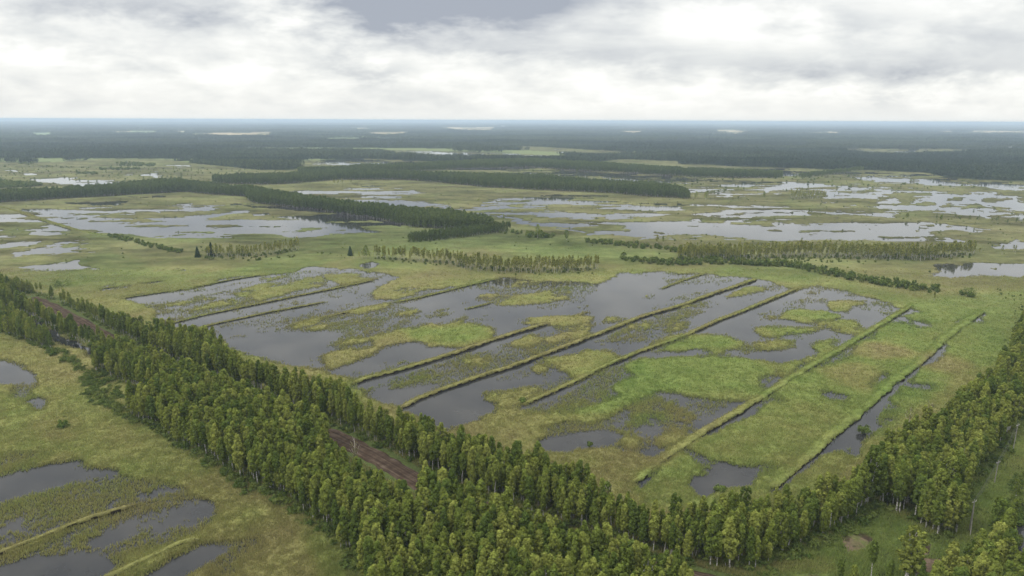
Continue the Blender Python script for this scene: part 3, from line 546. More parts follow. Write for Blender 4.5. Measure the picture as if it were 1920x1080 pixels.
# ------------------------------------------------------------------ dikes overgrown with reeds
reedT = []                      # extra reed positions on the dikes: x, y, z, height
def dike(pts, width, height, label, side=-1, peat=.55, tint=0.0):
    Q, Nn, s = resample(pts, .9)
    if (Nn[len(Nn) // 2] @ (-Q[len(Q) // 2])) * 1 < 0: Nn = -Nn     # +N looks towards the viewer's side
    prof = [(-.62, -.3), (-.55, .1), (-.40, .55), (-.12, .85), (.14, 1.0), (.36, .9), (.47, .62), (.50, .30), (.52, -.3)]
    n = len(prof); vv = []; cc = []
    for i in range(len(Q)):
        e = min(1, i / 5, (len(Q) - 1 - i) / 5) * .9 + .1
        for j, (a, b) in enumerate(prof):
            r1 = vn(np.array([s[i] * .5]), np.array([j * 2.3]), 15)[0] - .5; r2 = vn(np.array([s[i] * .16]), np.array([j * .3]), 16)[0] - .5
            p = Q[i] + Nn[i] * (a * width * (1 + r2 * .4) * e + r1 * .4 + r2 * .7)
            z = b * height * (.85 + r1 * .4 + r2 * .5) * e if b > 0 else b
            vv.append((p[0], p[1], z))
        reed_h = height * e
        for _ in range(int(width * 1.5) + 1):
            a = random.uniform(-.46, .42); p = Q[i] + Nn[i] * a * width + np.random.uniform(-.4, .4, 2)
            reedT.append((p[0], p[1], reed_h * (.5 - abs(a) * .4), 1.25, tint))
    V_ = np.array(vv); h = hue(V_[:, 0], V_[:, 1]); cc = pal(np.clip(h + tint, 0, 3.99)) * .92 * (1 + fbm(V_[:, 0], V_[:, 1], 1.5, 44, 2)[:, None] * .8)
    ff = [(i * n + j, (i + 1) * n + j, (i + 1) * n + j + 1, i * n + j + 1) for i in range(len(Q) - 1) for j in range(n - 1)]
    mi = [1 if j >= 7 or (j == 6 and (i * 7919 % 13) < 5) else 0 for i in range(len(Q) - 1) for j in range(n - 1)]
    o = mk('reed_dike', vv, ff, [M['ground'], M['peat']], col=cc, mi=mi, smooth=True)
    tag(o, label, 'dike', 'reed covered dikes across the flooded peat field')
random.seed(3); np.random.seed(3)
dike(DK['b1'], 3.4, 1.7, 'ochre reed dike, leftmost of the long ones, starting behind the birch belt', tint=-.4)
dike([(1066,598),(1100,586)], 1.6, .8, 'short stub of reed dike beyond the end of the leftmost long dike')
dike(DK['b2'], 3.2, 1.7, 'second long ochre reed dike with dark peat bank, bordering the two darkest pools', tint=-.3)
dike(DK['b3'], 2.8, 1.5, 'third long reed dike starting in open water, straight and narrow')
dike(DK['b4'], 3.8, 1.4, 'broad green reed dike, fourth of the long ones, with broken dark peat edge', tint=.15)
dike(DK['b5'], 5.4, 1.4, 'broadest green reed dike, rightmost, edged by a dark ditch', tint=.2)
dike([(300,612),(383,591),(500,567),(633,540),(700,526)], 2.0, .9, 'thin straight reed dike crossing the left end of the main lake')
dike([(345,626),(393,610),(500,587),(607,567)], 1.8, .9, 'faint low reed dike just below the thin straight one on the left')
dike([(740,567),(780,560),(833,547),(880,535),(933,523)], 2.0, .9, 'thin reed dike ending at the black pool in the middle', tint=.4)
dike([(630,537),(670,529),(707,523)], 1.4, .7, 'short thin reed dike left of the green tongue of reeds')
dike([(213,562),(280,552),(360,540),(433,525),(507,513)], 1.6, .8, 'short reed dike beside the upper left arm of the lake')
dike([(540,611),(600,597),(640,588),(685,578),(732,568)], 1.6, .8, 'faint low reed dike running into the sparse reeds at the middle of the lake')
dike([(180,543),(247,534),(310,525)], 1.4, .7, 'short reed dike by the small pool at the upper left of the basin')
dike([(873,580),(900,574),(925,567)], 1.4, .8, 'tiny isolated strip of reed dike in the middle of the lake', tint=.4)
dike([(-60,1062),(0,1040),(60,1017),(133,987),(180,970),(233,955),(262,945)], 2.0, 1.9, 'narrow yellow reed dike in the left foreground pond, the upper one', tint=-.2)
dike([(150,1112),(213,1082),(260,1058),(300,1040),(333,1023),(390,1010)], 2.6, 2.2, 'thick yellow reed dike in the left foreground pond, the lower one')
dike([(0,388),(43,400),(100,419),(147,433),(193,443)], 4.5, .9, 'grassy dike beside the far left lake, leading to the scrub row')
dike([(1240,542),(1280,526),(1320,514)], 1.8, .8, 'short reed dike at the far shore of the main lake')

# ------------------------------------------------------------------ reeds standing in the water and over the beds: one mass
def reed_field():
    n = 1500000
    py = 505 + (1150 - 505) * rng.random(n) ** .85; px = -60 + 2040 * rng.random(n)
    x, y = at(px, py); keep = (y > 0) & (np.hypot(x, y) < 800); x, y = x[keep], y[keep]
    c = cover(x, y); dd_ = np.clip(np.hypot(x, y) / 330, .35, 1) ** 1.6
    pp = np.where(c > .62, .40, dd_ * np.clip((c - .20) / .40, 0, 1) ** 1.25 * .9 * np.clip(.55 + 1.0 * (fbm(x, y, 4.5, 62, 2) + .2), 0, 1) + .22 * np.clip((fbm(*(q_ / s_ for q_, s_ in zip(along(x, y), (2.0, 1.0))), 26, 63, 4) + .02) * 5, 0, 1) * (c > -.02))
    k = rng.random(len(x)) < pp; x, y, c = x[k], y[k], c[k]
    k = near_line(x, y, ROADC) > 6.5; x, y, c = x[k], y[k], c[k]
    ppx, ppy = pix(x, y); k = samp(DIRT, ppx, ppy) < .2; x, y, c = x[k], y[k], c[k]
    z = np.where(c > .62, np.clip((c - .5) * .9, 0, .5), -.1); h = np.where(c > .62, 1.0, 1.0) * rng.uniform(.55, 1.3, len(x)); tnt = np.zeros(len(x))
    D = np.array(reedT); x = np.concatenate([x, D[:, 0]]); y = np.concatenate([y, D[:, 1]]); z = np.concatenate([z, D[:, 2]]); h = np.concatenate([h, D[:, 3] * rng.uniform(.5, 1., len(D))]); tnt = np.concatenate([tnt, D[:, 4]])
    d = np.hypot(x, y); nb = 3
    base = pal(np.clip(hue(x, y) + tnt + rng.normal(0, .3, len(x)), 0, 3.99)) * rng.uniform(.8, 1.25, (len(x), 1)) * 1.42
    Vv = []; Cc = []
    for b in range(nb):
        a = rng.random(len(x)) * 2 * math.pi; wdt = (.07 + d * .00028) * rng.uniform(.7, 1.3, len(x)); rad = rng.random(len(x)) * (.4 + d * .0020)
        cx, cy = x + np.cos(a * 7) * rad, y + np.sin(a * 7) * rad; ca, sa = np.cos(a) * wdt, np.sin(a) * wdt
        lx, ly = rng.normal(0, .22, len(x)) + .12, rng.normal(0, .22, len(x))
        hb = h * rng.uniform(.7, 1.1, len(x))
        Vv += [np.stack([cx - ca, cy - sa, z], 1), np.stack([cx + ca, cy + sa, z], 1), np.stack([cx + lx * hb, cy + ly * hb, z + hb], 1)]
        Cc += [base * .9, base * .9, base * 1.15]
    n = len(x); Vv = np.stack(Vv, 1).reshape(-1, 3); Cc = np.stack(Cc, 1).reshape(-1, 3)
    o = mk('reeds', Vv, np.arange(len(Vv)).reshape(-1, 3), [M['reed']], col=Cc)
    tag(o, 'countless yellow green reeds standing in the shallow water and over the beds', kind='stuff')
reed_field()

# ------------------------------------------------------------------ trees
def tube(path, rad, sides=6):
    P = np.array(path, float); n = len(P); vv = []; ff = []
    for i in range(n):
        t = P[min(i + 1, n - 1)] - P[max(i - 1, 0)]; t /= np.linalg.norm(t) + 1e-9
        a = np.cross(t, (1, 0, 0) if abs(t[0]) < .8 else (0, 1, 0)); a /= np.linalg.norm(a); b = np.cross(t, a)
        for k in range(sides):
            q = 2 * math.pi * k / sides; vv.append(P[i] + (a * math.cos(q) + b * math.sin(q)) * rad[i])
    for i in range(n - 1):
        for k in range(sides):
            k2 = (k + 1) % sides; ff.append((i * sides + k, i * sides + k2, (i + 1) * sides + k2, (i + 1) * sides + k))
    return vv, ff
def leaves(centers, radii, n, size, rs, flatz=1.25):
    """n leaf sprays per clump, facing outwards from the clump"""
    c = np.repeat(centers, n, 0); r = np.repeat(radii, n)[:, None]
    d = rs.normal(size=(len(c), 3)); d /= np.linalg.norm(d, axis=1)[:, None]
    rad = rs.uniform(.55, 1.05, (len(c), 1)) ** .7
    p = c + d * rad * r * np.array((1, 1, flatz))
    tw = c * np.array((1, 1, 0)); tw /= np.linalg.norm(tw, axis=1)[:, None] + .3
    nn = d + rs.normal(size=d.shape) * .4 + tw * .5 + np.array((0, 0, .3)); nn /= np.linalg.norm(nn, axis=1)[:, None]
    a = np.cross(nn, rs.normal(size=d.shape)); a /= np.linalg.norm(a, axis=1)[:, None]; b = np.cross(nn, a)
    s = size * rs.uniform(.6, 1.3, (len(c), 1))
    V_ = np.stack([p - a * s * .5 - b * s * .35, p + a * s * .5 - b * s * .35, p + b * s * .75], 1).reshape(-1, 3)
    col = np.repeat(np.repeat(rs.uniform(.72, 1.22, len(centers)), n) * rs.uniform(.8, 1.2, len(c)), 3)[:, None] * np.ones(3)
    return V_, col
def birch_data(seed, Ht, Rw, nclump, nleaf, size, base=.28, stems=1, narrow=1.0, limbs=9, sides=6):
    rs = np.random.default_rng(seed); tv, tf, cc, cr = [], [], [], []
    for st in range(stems):
        an = rs.uniform(0, 6.28); lean = rs.uniform(.0, .05) + (.10 if stems > 1 else 0); Hs = Ht * (1 if st == 0 else rs.uniform(.8, .97))
        root = np.array((math.cos(an), math.sin(an), 0)) * (.3 if stems > 1 else 0)
        zs = np.linspace(-.3, Hs * .96, 7); bend = rs.normal(0, .12, (7, 2)).cumsum(0) * .5
        path = np.stack([root[0] + math.cos(an) * lean * zs + bend[:, 0], root[1] + math.sin(an) * lean * zs + bend[:, 1], zs], 1)
        r0 = .0115 * Hs + .03; v, f = tube(path, np.linspace(r0, .02, 7), sides); o_ = len(tv); tv += v; tf += [tuple(q + o_ for q in t) for t in f]
        nc = nclump // stems; k = np.arange(nc); t = base + (1 - base) * ((k + .5) / nc) ** .9
        tt = (t - base) / (1 - base)
        prof = np.where(tt < .3, .62 + .38 * tt / .3, np.sqrt(np.clip(1 - ((tt - .3) / .72) ** 2, 0, 1)) ** narrow)
        Rr = Rw / (stems ** .35); ang = k * 2.4 + rs.uniform(0, 6); rad = Rr * prof * rs.uniform(.35, 1.05, nc)
        ax = np.interp(t * Hs, zs, path[:, 0]); ay = np.interp(t * Hs, zs, path[:, 1])
        c = np.stack([ax + np.cos(ang) * rad, ay + np.sin(ang) * rad, t * Hs + rs.normal(0, .15, nc)], 1)
        cr_ = (.27 + .22 * rs.random(nc)) * Rr * (.5 + .5 * prof)
        c[:, 2] = np.minimum(c[:, 2], Hs - cr_ * .6); cc.append(c); cr.append(cr_)
        for j in rs.choice(nc, min(limbs, nc), replace=False):
            s = c[j]; z0 = max(s[2] - rad[j] * 1.3 - .3, Hs * .12); p0 = np.array((np.interp(z0, zs, path[:, 0]), np.interp(z0, zs, path[:, 1]), z0))
            v, f = tube([p0, (p0 + s) / 2 + (0, 0, -.1), s], [r0 * .35, r0 * .22, .015], 4); o_ = len(tv); tv += v; tf += [tuple(q + o_ for q in t) for t in f]
    cc = np.concatenate(cc); cr = np.concatenate(cr)
    V_, col = leaves(cc, cr, nleaf, size, rs)
    return (np.array(tv), np.array(tf)), (V_, col)
def spruce_data(seed, Ht, Rw, size=.5, n=26):
    rs = np.random.default_rng(seed); v, f = tube([(0, 0, -.2), (0, 0, Ht * .97)], [.16, .02], 6)
    c = []; r = []
    for i in range(n):
        t = .08 + .9 * i / n; rr_ = Rw * (1 - t) ** .85
        m_ = max(3, int(9 * (1 - t)))
        for k in range(m_): a = k * 6.28 / m_ + i; c.append((math.cos(a) * rr_ * .65, math.sin(a) * rr_ * .65, t * Ht)); r.append(rr_ * .4 + .12)
    V_, col = leaves(np.array(c), np.array(r), 16, size, rs, .6); return (np.array(v), np.array(f)), (V_, col)
def shrub_data(seed, Ht, Rw, nc=26, nl=34, size=.35):
    rs = np.random.default_rng(seed); tv, tf = [], []; c = []
    for k in range(nc):
        a = rs.uniform(0, 6.28); r_ = Rw * math.sqrt(rs.random()) * .85; z = Ht * (.25 + .6 * rs.random()) * (1 - .45 * (r_ / Rw) ** 2); c.append((math.cos(a) * r_, math.sin(a) * r_, z))
        if k < 9: v, f = tube([(math.cos(a) * .2, math.sin(a) * .2, -.2), (math.cos(a) * r_ * .5, math.sin(a) * r_ * .5, z * .6), c[-1]], [.07, .05, .02], 4); o_ = len(tv); tv += v; tf += [tuple(q + o_ for q in t) for t in f]
    V_, col = leaves(np.array(c), np.full(nc, .3 * Rw), nl, size, rs, 1.0); return (np.array(tv), np.array(tf)), (V_, col)
def tree_obj(name, data, leafm, barkm, x, y, rz, s=(1, 1, 1), parts=('trunk', 'crown')):
    (tv, tf), (lv, lc) = data
    root = empty(name, x, y, GZ, rz); root.scale = s
    mk(parts[0], tv, tf, [barkm], parent=root, smooth=True)
    if lv is not None: mk(parts[1], lv, np.arange(len(lv)).reshape(-1, 3), [leafm], col=lc, parent=root)
    return root
GZ = .3
def scatter(poly, spacing, jit=.42, holes=(), seed=0):
    rs = np.random.default_rng(seed); W = np.array([at(*p) for p in poly]); lo = W.min(0); hi = W.max(0)
    a, b = np.meshgrid(np.arange(lo[0], hi[0], spacing), np.arange(lo[1], hi[1], spacing * .87)); a[::2] += spacing / 2
    x = a.ravel() + rs.uniform(-jit, jit, a.size) * spacing; y = b.ravel() + rs.uniform(-jit, jit, a.size) * spacing
    px, py = pix(x, y); k = inside(px, py, poly)
    for h in holes: k &= ~inside(px, py, h)
    return x[k], y[k]

# ---- the near birch belts: every tree has a place
T = []                                              # x, y, height, belt
for bn, (nm, poly) in enumerate(NEAR.items()):
    x, y = scatter(poly, 3.0, .45, HOLES, 20 + bn); T += [(a, b, nm) for a, b in zip(x, y)]
tx = np.array([t[0] for t in T]); ty = np.array([t[1] for t in T]); tn = np.array([t[2] for t in T])
k = near_line(tx, ty, ROADC) > 7.0; tx, ty, tn = tx[k], ty[k], tn[k]
th = rng.uniform(10.5, 16, len(tx)) + fbm(tx, ty, 20, 5) * 6
tpx, tpy = pix(tx, ty)
th = np.where(tn == 'edge', th * .62 * np.where(tpx < 110, 1.35, .72), th)
th = np.where((tn == 'left') & (tpx < 250), th * .86, th); th = np.where((tn == 'right') & (tpx < 300), th * .72, th)
th = np.where((tn == 'right') & (tpx > 700), th * np.where(tpx > 1600, 1.05, .88), th)
# shorter young growth on the marsh side of the left belt and gaps in it
# hand placed trees that stand clear: (base px, base py, height, stems)
HAND = [(1695,1092,15.5,3),(1716,1096,13,2),(1632,1092,12,3),(1575,1100,7.5,2),(1762,1110,10,2),(1800,1100,9,2),(1722,1125,11,1),(1660,1115,10,1),(1600,1120,9,1),(1848,1095,11,2),(1860,1066,12,3),(1897,970,6,1),(1905,935,7,2),(1925,900,8,2),(650,1030,9.5,2),(640,1032,8.5,1),(1440,1062,7,2),(1360,1066,8,2)]
hx, hy = at([h[0] for h in HAND], [h[1] for h in HAND])
tx = np.concatenate([tx, hx]); ty = np.concatenate([ty, hy]); tn = np.concatenate([tn, ['hand'] * len(HAND)]); th = np.concatenate([th, [h[2] for h in HAND]])
tpx, tpy = pix(tx, ty); topx, topy = pix(tx, ty, th)
vis = (topx > 0) & (topx < 1920) & (topy < 1080)
size = np.where(vis, (tpy - topy) * np.clip((1080 - topy) / np.maximum(tpy - topy, 1), 0, 1), 0)
order = np.argsort(-size); indiv = set(order[:298].tolist())
PROTO = [birch_data(100 + i, 13, rw, 64, 50, .40, bs, st, nrw, 10) for i, (rw, bs, st, nrw) in enumerate([(1.45, .26, 1, 1.7), (1.25, .34, 1, 1.5), (1.8, .2, 1, 1.6), (1.75, .3, 2, 1.5), (1.2, .4, 1, 1.3), (2.2, .2, 3, 1.5), (1.35, .3, 1, 2.2), (1.65, .38, 1, 1.2), (1.6, .3, 1, 2.0), (1.95, .26, 2, 1.9), (1.15, .5, 1, 1.1), (1.5, .18, 1, 2.4)])]
pm = [None] * len(PROTO)
def belt_label(i):
    nm = tn[i]; x, y = tpx[i], tpy[i]; hgt = th[i]
    sz = 'tall' if hgt > 15 else ('short' if hgt < 12 else 'middling')
    if nm == 'left':
        z = 'low in the belt left of the peat road' if y > 1040 else ('on the reed edge of the belt left of the road' if y > 700 + (x - 100) * .60 else 'inside the belt left of the peat road')
    elif nm == 'right':
        if x < 1180: z = 'between the peat road and the flooded fields'
        elif x < 1620: z = 'between the grassy clearing and the flooded fields'
        else: z = 'in the wood beside the power line cutting'
    elif nm == 'corner': z = 'right of the power line, beside the stream'
    elif nm == 'edge': z = 'in the scrubby row left of the black ditch'
    else: z = 'standing by itself'
    return sz, z
HANDLAB = ['tall three stemmed birch rising from the clearing, largest of its clump', 'double birch standing against the large three stemmed one in the clearing', 'round topped three stemmed birch in the clearing, apart from the tallest clump', 'low bushy birch at the bottom edge of the bright grass', 'young birch just right of the bare peat patch', 'second young birch right of the bare peat patch',
           'single birch below the bare peat patch', 'slim birch in front of the three stemmed clump', 'small slim birch below the bright grass', 'double birch at the foot of the power line cutting', 'wide three stemmed birch left of the dark stream', 'small isolated birch on the cutting above the stream', 'small double birch at the edge of the power line cutting', 'double birch at the right border beside the cutting',
           'double birch leaning out of the belt over the reed marsh, pale trunks showing', 'slim birch beside the pair that leans over the reed marsh', 'young double birch at the end of the bright grass', 'pair of pale trunked birches where the bright grass begins']
rs = np.random.default_rng(5)
rest = []
for i in order.tolist():
    if i in indiv:
        v_ = int(rs.integers(0, len(PROTO)))
        if tn[i] == 'hand': v_ = {1: 0, 2: 3, 3: 5}[HAND[i - (len(tx) - len(HAND))][3]]
        s = th[i] / 13; wx = s * (1.35 if tn[i] == 'hand' else rs.uniform(.85, 1.15))
        rz = rs.uniform(0, 6.28)
        if pm[v_] is None:
            r = tree_obj('birch_tree', PROTO[v_], M['birch'], M['bark'], tx[i], ty[i], rz, (wx, wx, s)); pm[v_] = r
        else:
            src = pm[v_]; r = src.copy(); C.objects.link(r); r.location = (tx[i], ty[i], GZ); r.rotation_euler = (0, 0, rz); r.scale = (wx, wx, s)
            for ch in src.children: c2 = ch.copy(); C.objects.link(c2); c2.parent = r
        r.rotation_euler[0] = rs.normal(0, .025); r.rotation_euler[1] = rs.normal(0, .025)
        if tn[i] == 'hand': tag(r, HANDLAB[i - (len(tx) - len(HAND))], 'birch', 'birches standing clear of the belts')
        else:
            sz, z = belt_label(i); crown = {0: 'pointed crown', 1: 'slim high crown', 2: 'broad low crown', 3: 'forked trunk', 4: 'narrow crown', 5: 'three stems', 6: 'spear shaped crown', 7: 'rounded crown', 8: 'tapering crown', 9: 'double top', 10: 'tufted top', 11: 'low reaching narrow crown'}[v_]
            tag(r, f'{sz} birch with {crown} {z}', 'birch', f'{sz} {crown} birches {z}')
    else: rest.append(i)
rest = np.array(rest)

# ---- one mass of instances: its mesh holds the kinds of tree and the points where they stand
def mass(name, protos, pts, mats, label, cat=None):
    """protos: list of (tri verts, colours, material index); pts: x, y, z, scale xy, scale z, tint"""
    VV, CC, FF, MI, PR = [], [], [], [], []; n = 0
    for k, parts in enumerate(protos):
        for (v_, f_, c_, mi) in parts:
            f_ = np.asarray(f_)
            if f_.shape[1] == 4: f_ = np.concatenate([f_[:, :3], f_[:, [0, 2, 3]]])
            VV.append(v_); CC.append(c_ if c_ is not None else np.ones((len(v_), 3))); FF.append(f_ + n); MI.append(np.full(len(f_), mi)); PR.append(np.full(len(v_), k + 1)); n += len(v_)
    np_ = len(pts); VV.append(pts[:, :3]); CC.append(np.ones((np_, 3))); PR.append(np.zeros(np_))
    o = mk(name, np.concatenate(VV), np.concatenate(FF), mats, col=np.concatenate(CC), mi=np.concatenate(MI))
    me = o.data; pad = n
    def add(nm, typ, arr):
        a = me.attributes.new(nm, typ, 'POINT'); a.data.foreach_set('vector' if typ == 'FLOAT_VECTOR' else 'value', arr.ravel())
    add('proto', 'INT', np.concatenate(PR).astype(np.int32))
    scl = np.ones((pad + np_, 3), np.float32); scl[pad:] = pts[:, [3, 3, 4]]; add('scl', 'FLOAT_VECTOR', scl)
    rot = np.zeros((pad + np_, 3), np.float32); rot[pad:, 2] = rng.random(np_) * 6.283; rot[pad:, :2] = rng.normal(0, .02, (np_, 2)); add('rot', 'FLOAT_VECTOR', rot)
    tnt = np.zeros(pad + np_, np.float32); tnt[pad:] = pts[:, 5]; add('tint', 'FLOAT', tnt)
    pick = np.zeros(pad + np_, np.int32); pick[pad:] = rng.integers(0, len(protos), np_); add('pick', 'INT', pick)
    ng = bpy.data.node_groups.new(name, 'GeometryNodeTree')
    ng.interface.new_socket('Geometry', in_out='INPUT', socket_type='NodeSocketGeometry'); ng.interface.new_socket('Geometry', in_out='OUTPUT', socket_type='NodeSocketGeometry')
    gi = ng.nodes.new('NodeGroupInput'); go = ng.nodes.new('NodeGroupOutput')
    def named(nm, typ): n_ = ng.nodes.new('GeometryNodeInputNamedAttribute'); n_.data_type = typ; n_.inputs[0].default_value = nm; return n_.outputs[0]
    pr = named('proto', 'INT')
    def sep(kk):
        c_ = ng.nodes.new('FunctionNodeCompare'); c_.data_type = 'INT'; c_.operation = 'EQUAL'; ng.links.new(pr, c_.inputs[2]); c_.inputs[3].default_value = kk
        s_ = ng.nodes.new('GeometryNodeSeparateGeometry'); s_.domain = 'POINT'; ng.links.new(gi.outputs[0], s_.inputs[0]); ng.links.new(c_.outputs[0], s_.inputs[1]); return s_.outputs[0]
    jn = ng.nodes.new('GeometryNodeJoinGeometry')
    for kk in range(len(protos)):
        t_ = ng.nodes.new('GeometryNodeGeometryToInstance'); ng.links.new(sep(kk + 1), t_.inputs[0]); ng.links.new(t_.outputs[0], jn.inputs[0])
    mp = ng.nodes.new('GeometryNodeMeshToPoints'); ng.links.new(sep(0), mp.inputs[0])
    ip = ng.nodes.new('GeometryNodeInstanceOnPoints'); ng.links.new(mp.outputs[0], ip.inputs['Points']); ng.links.new(jn.outputs[0], ip.inputs['Instance'])
    ip.inputs['Pick Instance'].default_value = True
    ng.links.new(named('pick', 'INT'), ip.inputs['Instance Index']); ng.links.new(named('scl', 'FLOAT_VECTOR'), ip.inputs['Scale'])
    er = ng.nodes.new('FunctionNodeEulerToRotation'); ng.links.new(named('rot', 'FLOAT_VECTOR'), er.inputs[0]); ng.links.new(er.outputs[0], ip.inputs['Rotation'])
    ng.links.new(ip.outputs[0], go.inputs[0])
    md = o.modifiers.new('scatter', 'NODES'); md.node_group = ng
    tag(o, label, cat, kind='stuff'); return o
def pr(data, mi_leaf=0, mi_bark=1):
    (tv, tf), (lv, lc) = data; return [(lv, np.arange(len(lv)).reshape(-1, 3), lc, mi_leaf), (tv, tf, None, mi_bark)]
P = np.stack([tx[rest], ty[rest], np.full(len(rest), GZ), th[rest] / 13 * rng.uniform(.85, 1.15, len(rest)), th[rest] / 13, rng.random(len(rest))], 1)
mass('birch_wood', [pr(p) for p in PROTO], P, [M['birch_i'], M['bark']], 'remaining birches of the near belts beyond the individual ones, slender with pale trunks')
# undergrowth along and inside the near belts
US = [shrub_data(300 + i, 2.2, 1.6, 14, 26, .32) for i in range(3)]
uxy = []
for nm, poly in NEAR.items():
    x, y = scatter(poly, 3.4, .5, (), 60); uxy.append(np.stack([x, y], 1))
def border(pts, n, spread, seed):
    r_ = np.random.default_rng(seed); Q, Nn, s = resample(pts, 1.0); i = r_.integers(0, len(Q), n); return Q[i] + Nn[i] * r_.normal(0, spread, (n, 1))
uxy.append(border([(0,620),(93,655),(160,700),(180,745),(240,785),(297,806),(373,856),(433,893),(547,950),(640,1014),(690,1090)], 420, 1.6, 1))
uxy.append(border([(205,690),(180,720),(200,740),(240,750)], 70, 3.5, 2)); uxy.append(border([(1400,1070),(1480,1040),(1560,1000),(1605,975),(1650,950)], 120, 2.2, 3))
uxy.append(border([(1795,985),(1815,925),(1856,868),(1905,775)], 90, 2.2, 4)); uxy.append(border([(1880,1060),(1893,985),(1912,900)], 60, 1.8, 5)); uxy.append(border([(120,570),(240,605),(300,640)], 110, 3, 6))
x, y = scatter([(1420,1078),(1480,1035),(1560,1005),(1610,975),(1650,950),(1720,985),(1800,1000),(1830,900),(1870,850),(1920,760),(1960,780),(1900,900),(1850,1000),(1820,1060),(1700,1090)], 4.5, .5, (), 61); uxy.append(np.stack([x, y], 1)); ncl = len(x)
uxy = np.concatenate(uxy); k = near_line(uxy[:, 0], uxy[:, 1], ROADC) > 5.0; ppx, ppy = pix(uxy[:, 0], uxy[:, 1]); k &= ~inside(ppx, ppy, [(1700,1025),(1800,1045),(1800,1090),(1700,1090)]); isc = np.arange(len(uxy)) >= len(uxy) - ncl; uxy = uxy[k]; isc = isc[k]
n = len(uxy); s = rng.uniform(.5, 1.35, n) * np.where(isc, .42, 1); P = np.stack([uxy[:, 0], uxy[:, 1], np.full(n, .2), s, s * rng.uniform(.8, 1.3, n), rng.random(n)], 1)
mass('undergrowth', [pr(p) for p in US], P, [M['shrub_i'], M['dark_bark']], 'low willow undergrowth beneath and along the edges of the near birch belts')

# ---- tree belts of the middle distance
MID = [birch_data(200 + i, 14, rw, 22, 16, .95, bs, 1, 1.1, 3, 4) for i, (rw, bs) in enumerate([(1.9, .22), (1.6, .3), (2.3, .18), (2.0, .36)])]
BELTS = [([(-200,376),(0,373),(117,367),(200,361),(283,352),(340,347),(350,359),(330,362),(220,368),(100,375),(0,381),(-200,386)], 3.6, 15),
         ([(333,350),(400,358),(480,366),(600,384),(640,394),(720,402),(807,410),(853,415),(907,424),(925,434),(925,437),(840,432),(767,427),(720,415),(640,403),(607,397),(500,385),(470,381),(460,370),(400,366),(333,360)], 3.4, 14.5),
         ([(767,450),(827,442),(870,438),(935,431),(960,432),(933,438),(827,452),(767,456)], 3.2, 9),
         ([(400,340),(520,336),(640,328),(773,333),(873,336),(990,338),(1107,348),(1207,354),(1253,359),(1290,370),(1290,374),(1220,370),(1140,363),(1020,358),(907,352),(820,343),(747,338),(640,338),(520,347),(473,347),(400,346)], 4.6, 15),
         ([(560,325),(640,321),(800,314),(900,308),(1000,305),(1100,312),(1200,318),(1280,325),(1280,331),(1207,328),(1140,323),(1073,320),(1000,315),(860,318),(787,322),(640,327),(560,328)], 5.5, 15),
         ([(1280,325),(1347,326),(1460,330),(1467,333.5),(1460,335),(1313,334),(1280,332)], 5, 14), ([(1497,333),(1560,324),(1613,318),(1620,320),(1570,327),(1505,336)], 6, 10),
         ([(1278,370),(1293,369.5),(1293,374),(1278,374)], 4, 12), ([(1740,408),(1800,410),(1960,420),(1960,424),(1820,416),(1740,412)], 14, 6)]
bx = []
for i, (poly, sp_, hh_) in enumerate(BELTS):
    x, y = scatter(poly, sp_, .45, (), 70 + i); h = hh_ * (rng.uniform(.75, 1.1, len(x)) + fbm(x, y, 60, 7) * .3); bx.append(np.stack([x, y, np.full(len(x), .3), h / 14 * rng.uniform(.8, 1.15, len(x)), h / 14, rng.random(len(x)) * .7 + fbm(x, y, 80, 8) * .8 + .15], 1))
mass('birch_belts', [pr(p) for p in MID], np.concatenate(bx), [M['belt_i'], M['bark']], 'dark tree belts dividing the flooded fields in the middle distance')
# pale yellowish birch rows on the near shore
PALE = [birch_data(230 + i, 12, 1.25, 16, 16, .6, bs, 1, .9, 3, 4) for i, bs in enumerate([.4, .5, .34])]
ROWS = [([(700,482),(760,486),(840,492),(880,499),(960,503),(1050,505),(1125,503),(1120,511),(1050,515),(960,515),(880,509),(840,498),(760,491),(700,487)], 4.0, 11.5),
        ([(1270,480),(1370,480),(1453,479),(1513,476),(1613,479),(1730,482),(1827,475),(1827,481),(1730,491),(1613,488),(1513,484),(1453,488),(1370,491),(1270,492)], 3.9, 12.5),
        ([(387,479),(450,480),(510,474),(563,466),(565,471),(510,479),(450,486),(387,485)], 4.0, 11), ([(1482,369),(1548,371),(1548,375.5),(1482,374)], 8, 13),
        ([(1230,457),(1244,457),(1244,460),(1230,460)], 5, 9), ([(620,345),(660,344),(660,347),(620,348)], 12, 10), ([(1380,492),(1487,498),(1487,503),(1380,498)], 7, 6),
        ([(660,483),(700,483),(700,489),(660,486)], 7, 8), ([(1827,478),(1960,470),(1960,476),(1827,482)], 12, 9)]
bx = []
for i, (poly, sp_, hh_) in enumerate(ROWS):
    x, y = scatter(poly, sp_, .5, (), 90 + i); h = hh_ * rng.uniform(.7, 1.12, len(x)); bx.append(np.stack([x, y, np.full(len(x), .3), h / 12 * rng.uniform(.7, 1.15, len(x)), h / 12, rng.random(len(x))], 1))
mass('pale_birch_rows', [pr(p) for p in PALE], np.concatenate(bx), [M['pale_i'], M['bark']], 'rows of pale yellowish birches with bare white trunks on the far shore of the main lake')
